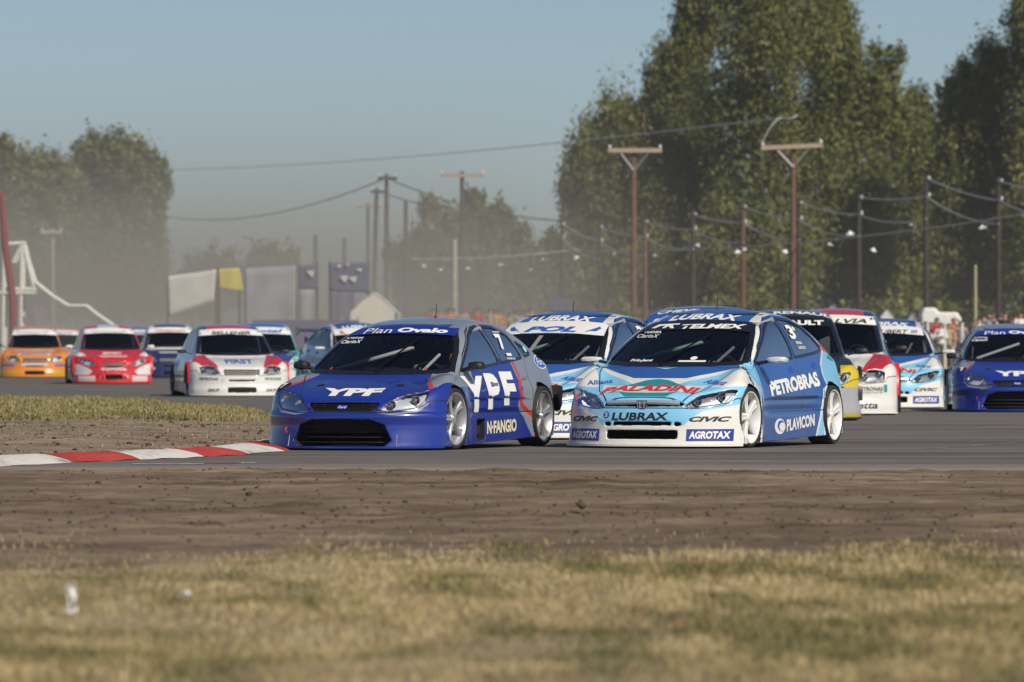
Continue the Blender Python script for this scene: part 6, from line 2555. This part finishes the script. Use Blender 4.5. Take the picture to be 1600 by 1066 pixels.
# ------------------------------------------------------------------ people
def capsule(x, y, z, a, b, ra, rb):
    a, b = np.array(a, float), np.array(b, float)
    d = b - a
    t = np.clip(((x - a[0]) * d[0] + (y - a[1]) * d[1] + (z - a[2]) * d[2]) / (d @ d), 0, 1)
    r = ra + (rb - ra) * t
    return np.sqrt((x - a[0] - d[0] * t) ** 2 + (y - a[1] - d[1] * t) ** 2 + (z - a[2] - d[2] * t) ** 2) - r


def surface_net_full(f, lo, hi, res):
    """surface_net for shapes without symmetry: f is shifted so that all of it lies at y > 0, then the mirror half is dropped."""
    off = -lo[1] + res * 3
    V, Q = surface_net(lambda x, y, z: f(x, y - off, z), (lo[0], 0, lo[2]), (hi[0], hi[1] + off, hi[2]), res)
    k = (V[Q][:, :, 1] > 0).all(1)
    Q = Q[k]
    used = np.unique(Q)
    rm = np.zeros(len(V), np.int32)
    rm[used] = np.arange(len(used))
    V = V[used]
    V[:, 1] -= off
    return V, rm[Q]


def body_mesh(name, segs, k, res, colour_fn, mats):
    """One continuous figure from blended limbs: segs (a, b, ra, rb); colour_fn(centres) -> material index."""
    pts = np.array([p for s in segs for p in s[:2]])
    lo, hi = pts.min(0) - .22, pts.max(0) + .22

    def f(x, y, z):
        d = None
        for a, b, ra, rb in segs:
            c = capsule(x, y, z, a, b, ra, rb)
            d = c if d is None else smin(d, c, k)
        return d
    V, Q = surface_net_full(f, lo, hi, res)
    me = np_mesh(name, V, Q, None, smooth=True)
    for m in mats:
        me.materials.append(m)
    c = V[Q].mean(1)
    me.polygons.foreach_set("material_index", colour_fn(c).astype(np.int32))
    return me


M_SKIN = plain("skin", (.42, .25, .17), .6)
M_HAIR = plain("hair_dark", (.03, .022, .018), .7)
M_JEAN = plain("denim", (.05, .07, .13), .85)
M_KHAKI = plain("khaki_cloth", (.20, .17, .11), .9)
SHIRTS = {k: plain("shirt_" + k, c, .85) for k, c in dict(red=(.50, .03, .03), white=(.66, .65, .62), blue=(.04, .08, .28), pink=(.55, .06, .22), dark=(.03, .03, .035), orange=(.55, .17, .05), grey=(.28, .28, .29), green=(.05, .16, .08), tan=(.36, .28, .18)).items()}


def standing(pose):
    """Skeleton of a standing adult, 1.72 m; pose bends the arms."""
    s = []
    A = lambda a, b, ra, rb: s.append((a, b, ra, rb))
    A((0, 0, .92), (0, .0, 1.18), .135, .135)
    A((0, 0, 1.18), (0, 0, 1.38), .14, .12)
    A((-.15, 0, 1.40), (.15, 0, 1.40), .075, .075)
    A((0, 0, 1.42), (0, -.01, 1.50), .055, .052)
    A((0, -.015, 1.585), (0, -.005, 1.635), .083, .092)
    A((0, -.10, 1.585), (0, -.085, 1.60), .014, .012)
    for sg in (-1, 1):
        A((sg * .09, 0, .90), (sg * .10, -.02, .50), .090, .062)
        A((sg * .10, -.02, .50), (sg * .105, .01, .10), .060, .040)
        A((sg * .105, .03, .045), (sg * .12, -.16, .035), .042, .034)
        A((sg * .088, .0, 1.61), (sg * .094, .01, 1.59), .016, .014)
        if pose == 'down' or (pose == 'one' and sg < 0):
            e, h = (sg * .25, .02, 1.13), (sg * .26, -.05, .88)
        elif pose == 'cross':
            e, h = (sg * .25, -.04, 1.15), (-sg * .04, -.18, 1.20)
        else:
            e, h = (sg * .30, -.12, 1.30), (sg * .14, -.20, 1.58)
        A((sg * .19, 0, 1.39), e, .052, .042)
        A(e, h, .040, .028)
        d = Vector(h) - Vector(e)
        d.normalize()
        pv = Vector(h) + d * .05
        A(h, tuple(pv), .030, .034)
        for q in range(4):
            o = Vector((sg * (.020 - q * .013), (q - 1.5) * .012, 0))
            A(tuple(pv + o), tuple(pv + o + d * (.075 - .012 * abs(q - 1.3))), .011, .009)
        A(tuple(Vector(h) + d * .02), tuple(Vector(h) + d * .06 + Vector((-sg * .035, -.02, 0))), .012, .010)
    return s


def person_colours(c):
    z = c[:, 2]
    ax = np.abs(c[:, 0])
    idx = np.zeros(len(c))                       # 0 shirt
    idx[(z < .93) & (ax < .2)] = 1               # trousers
    idx[z > 1.47] = 2                            # skin
    idx[(z > 1.635) | ((z > 1.56) & (c[:, 1] > .03))] = 3
    idx[(z < .085)] = 3
    idx[(ax > .215) & (z < 1.12)] = 2
    return idx


POSES = {p: standing(p) for p in ('down', 'cross', 'one')}
PMESH = {}


def person(label, u, Y, shirt, pose='down', trousers=None, rz=0.0, z0=0.0, h=1.0, group='spectators behind the track'):
    key = (pose, shirt, trousers)
    if key not in PMESH:
        if pose not in PMESH:
            PMESH[pose] = body_mesh('person', POSES[pose], .035, .024, person_colours, [M_JEAN] * 4)
        me = PMESH[pose].copy()
        for i, m in enumerate((SHIRTS[shirt], trousers or M_JEAN, M_SKIN, M_HAIR)):
            me.materials[i] = m
        PMESH[key] = me
    o = link('person', PMESH[key])
    o.location = (gx(u, Y), Y, z0)
    o.rotation_euler = (0, 0, rz)
    o.scale = (h, h, h)
    tag(o, label, 'person', group)
    return o


G_SP = 'spectators behind the fence on the right'
person('spectator in a red shirt standing left of the white caravan', 1437, 262, 'red', 'down', None, .3)
person('spectator in dark clothes at the left corner of the caravan', 1428, 266, 'dark', 'cross', None, -.3)
person('spectator in a dark red shirt close behind the fence post', 1446, 257, 'red', 'one', M_KHAKI, .2, 0, .96)
person('dark haired spectator in red in front of the caravan window', 1464, 268, 'red', 'down', None, .1, .05, 1.03)
person('spectator in white between the two caravan watchers', 1470, 256, 'white', 'cross', M_KHAKI, -.2, 0, .94)
person('spectator in an orange red shirt before the right end of the caravan', 1490, 268, 'orange', 'one', None, .2, .05, 1.02)
person('spectator in a tan jacket low behind the fence', 1482, 257, 'tan', 'down', M_KHAKI, -.1, 0, .92)
person('spectator in grey right of the caravan', 1502, 262, 'grey', 'down', None, 0, 0, .98)
row = [(1529, 'tan', 'cross'), (1537, 'white', 'down'), (1545, 'grey', 'one'), (1553, 'orange', 'down'), (1562, 'tan', 'down'), (1570, 'dark', 'cross'), (1578, 'pink', 'down'), (1586, 'pink', 'one'), (1594, 'white', 'cross'), (1603, 'blue', 'down'), (1612, 'red', 'down')]
desc = ['tan shirt just right of the yellowish post', 'white shirt near the yellowish post', 'grey top with one arm raised', 'orange shirt in the middle of the right row', 'tan shirt beside the orange one', 'dark top with folded arms in the right row', 'pink shirt on the left of a pink pair', 'pink shirt with a raised arm', 'white shirt right of the pink pair', 'blue shirt at the picture edge', 'red shirt past the picture edge']
for i, ((u, c_, ps), d_) in enumerate(zip(row, desc)):
    person('spectator in a ' + d_, u, 258 + (i * 7) % 11, c_, ps, M_KHAKI if i % 3 else None, (i % 5 - 2) * .2, .12 + .05 * (i % 3), .97 + .03 * (i % 3))

# distant crowd on the bank behind the leading car: reads as one mass
r_c = np.random.default_rng(3)
segs = POSES['down']
base = PMESH['down']
nv = len(base.vertices)
co = np.empty(nv * 3)
base.vertices.foreach_get("co", co)
co = co.reshape(-1, 3)
qs = np.array([list(p.vertices) for p in base.polygons])
mi = np.empty(len(base.polygons), np.int32)
base.polygons.foreach_get("material_index", mi)
AV, AQ, AM = [], [], []
for i in range(44):
    u = r_c.uniform(660, 880)
    Y = r_c.uniform(300, 330)
    sc_ = r_c.uniform(.92, 1.05)
    a = r_c.uniform(-.6, .6)
    R3 = np.array([[math.cos(a), -math.sin(a), 0], [math.sin(a), math.cos(a), 0], [0, 0, 1]])
    AV.append((co * sc_) @ R3.T + np.array([gx(u, Y), Y, .55]))
    AQ.append(qs + i * nv)
    sh = r_c.integers(0, 5)
    AM.append(np.where(mi == 0, sh, mi + 4))
me = np_mesh('crowd', np.concatenate(AV), np.concatenate(AQ), None, True)
for m in (SHIRTS['red'], SHIRTS['tan'], SHIRTS['white'], SHIRTS['orange'], SHIRTS['grey'], M_JEAN, M_SKIN, M_HAIR):
    me.materials.append(m)
me.polygons.foreach_set("material_index", np.concatenate(AM))
tag(link('crowd', me), 'far crowd in red and tan on the bank behind the leading car', 'crowd', kind='stuff')
me = grid_mesh('bank', np.arange(-16, 16, 1.0), np.arange(292, 340, 2.0), lambda X, Y: .55 * np.clip((Y - 292) / 6, 0, 1) * np.clip((340 - Y) / 6, 0, 1) - .06 + .04 * vnoise(X, Y, 3), M_PLAIN)
tag(link('bank', me), kind='structure')


# drivers: seated behind the wheel of the nearest cars
def seated():
    s = []
    A = lambda a, b, ra, rb: s.append((a, b, ra, rb))
    # y is forward-negative here: the figure looks along -y
    A((0, .05, .42), (0, .10, .62), .15, .15)
    A((0, .10, .62), (0, .14, .82), .155, .135)
    A((-.16, .14, .85), (.16, .14, .85), .085, .085)
    A((0, .14, .86), (0, .12, .96), .06, .06)
    for sg in (-1, 1):
        A((sg * .10, .02, .42), (sg * .13, -.42, .52), .095, .07)
        A((sg * .13, -.42, .52), (sg * .12, -.72, .30), .065, .05)
        A((sg * .12, -.72, .30), (sg * .12, -.86, .30), .05, .04)
        A((sg * .22, .12, .84), (sg * .29, -.12, .66), .06, .05)
        A((sg * .29, -.12, .66), (sg * .17, -.38, .74), .048, .035)
        A((sg * .17, -.38, .74), (sg * .155, -.43, .76), .04, .042)
        for q in range(4):
            A((sg * .165, -.43, .735 + q * .02), (sg * .125, -.455, .735 + q * .02), .012, .011)
        A((sg * .165, -.40, .80), (sg * .135, -.43, .81), .014, .012)
    return s


SEAT_MESH = body_mesh('person', seated(), .04, .026, lambda c: np.where((c[:, 1] < -.375) & (c[:, 2] > .70), 1, 0), [plain("race_suit", (.05, .055, .09), .8), plain("race_glove", (.35, .35, .37), .8)])


def driver(label, car, helmet_col, zs=0.0):
    o = link('person', SEAT_MESH)
    m = Matrix.Translation(car.location) @ Matrix.Rotation(car.rotation_euler.z, 4, 'Z') @ Matrix.Translation((.06, .34, .02 + zs)) @ Matrix.Rotation(math.pi / 2, 4, 'Z')
    o.matrix_world = m
    tag(o, label, 'person', 'drivers at the wheel')
    b = MB()
    pr = [(0, .165), (.06, .158), (.105, .125), (.13, .06), (.135, 0), (.13, -.06), (.115, -.11), (.09, -.13), (0, -.13)]
    b.lathe(pr, 22, 'Z', (0, .10, 1.06))
    h = b.build('helmet', plain("helmet_" + helmet_col[0], helmet_col[1], .3, coat=.6), o, smooth=True)
    b = MB()
    n = 12
    for i in range(n + 1):
        a = R(-70 + 140 * i / n)
        for z, rr in ((1.02, .138), (1.065, .139), (1.10, .131)):
            b.v.append((math.sin(a) * rr, .10 - math.cos(a) * rr, z))
    for i in range(n):
        for j in range(2):
            b.f.append((i * 3 + j, i * 3 + j + 1, (i + 1) * 3 + j + 1, (i + 1) * 3 + j))
    b.build('visor', M_GLOSSBLACK, h, smooth=True)
    return o
driver('driver in a dark suit and pale helmet inside the leading blue car', CAR7, ('pale', (.30, .33, .38)))
driver('driver with a blue and red helmet inside car number 3', CAR3, ('blue', (.05, .12, .35)), .04)
driver('driver with a dark helmet in the light blue car between the leaders', CIV2, ('dark', (.05, .05, .06)), .04)
driver('driver with a grey helmet inside the blue car at the right edge', FORD2, ('grey', (.2, .2, .22)))
# ------------------------------------------------------------------ air: even haze, and the dust the cars have raised
def vol_box(name, lo, hi, mat, label):
    b = MB()
    b.box([(a + c) / 2 for a, c in zip(lo, hi)], [c - a for a, c in zip(lo, hi)])
    o = b.build(name, mat, None)
    return tag(o, label, name.replace('_', ' '), kind='stuff')


m, n, l, out = nt("haze_air")
v = n.new("ShaderNodeVolumePrincipled")
v.inputs["Color"].default_value = (.80, .84, .86, 1)
v.inputs["Density"].default_value = .00012
v.inputs["Anisotropy"].default_value = .2
l.new(v.outputs[0], out.inputs["Volume"])
vol_box('haze', (-3000, -2700, -1.1), (3000, 3300, 36.0), m, 'pale even haze lying over the whole circuit')

m, n, l, out = nt("dust_air")
v = n.new("ShaderNodeVolumePrincipled")
v.inputs["Color"].default_value = (.60, .575, .52, 1)
v.inputs["Anisotropy"].default_value = .1
g = n.new("ShaderNodeNewGeometry")
sp = n.new("ShaderNodeSeparateXYZ")
l.new(g.outputs["Position"], sp.inputs[0])
mr = n.new("ShaderNodeMapRange")
mr.interpolation_type = 'SMOOTHSTEP'
mr.inputs[1].default_value = 0.0
mr.inputs[2].default_value = 12.0
mr.inputs[3].default_value = .0085
mr.inputs[4].default_value = 0.0
l.new(sp.outputs[2], mr.inputs[0])
mx_ = n.new("ShaderNodeMapRange")
mx_.interpolation_type = 'SMOOTHSTEP'
mx_.inputs[1].default_value = -6.0
mx_.inputs[2].default_value = 9.0
mx_.inputs[3].default_value = 1.0
mx_.inputs[4].default_value = 0.05
l.new(sp.outputs[0], mx_.inputs[0])
mu = n.new("ShaderNodeMath")
mu.operation = 'MULTIPLY'
l.new(mr.outputs[0], mu.inputs[0])
l.new(mx_.outputs[0], mu.inputs[1])
l.new(mu.outputs[0], v.inputs["Density"])
l.new(v.outputs[0], out.inputs["Volume"])
vol_box('dust_cloud', (-90, 205, -.9), (90, 520, 12.0), m, 'brown dust raised by the cars hanging low behind them')
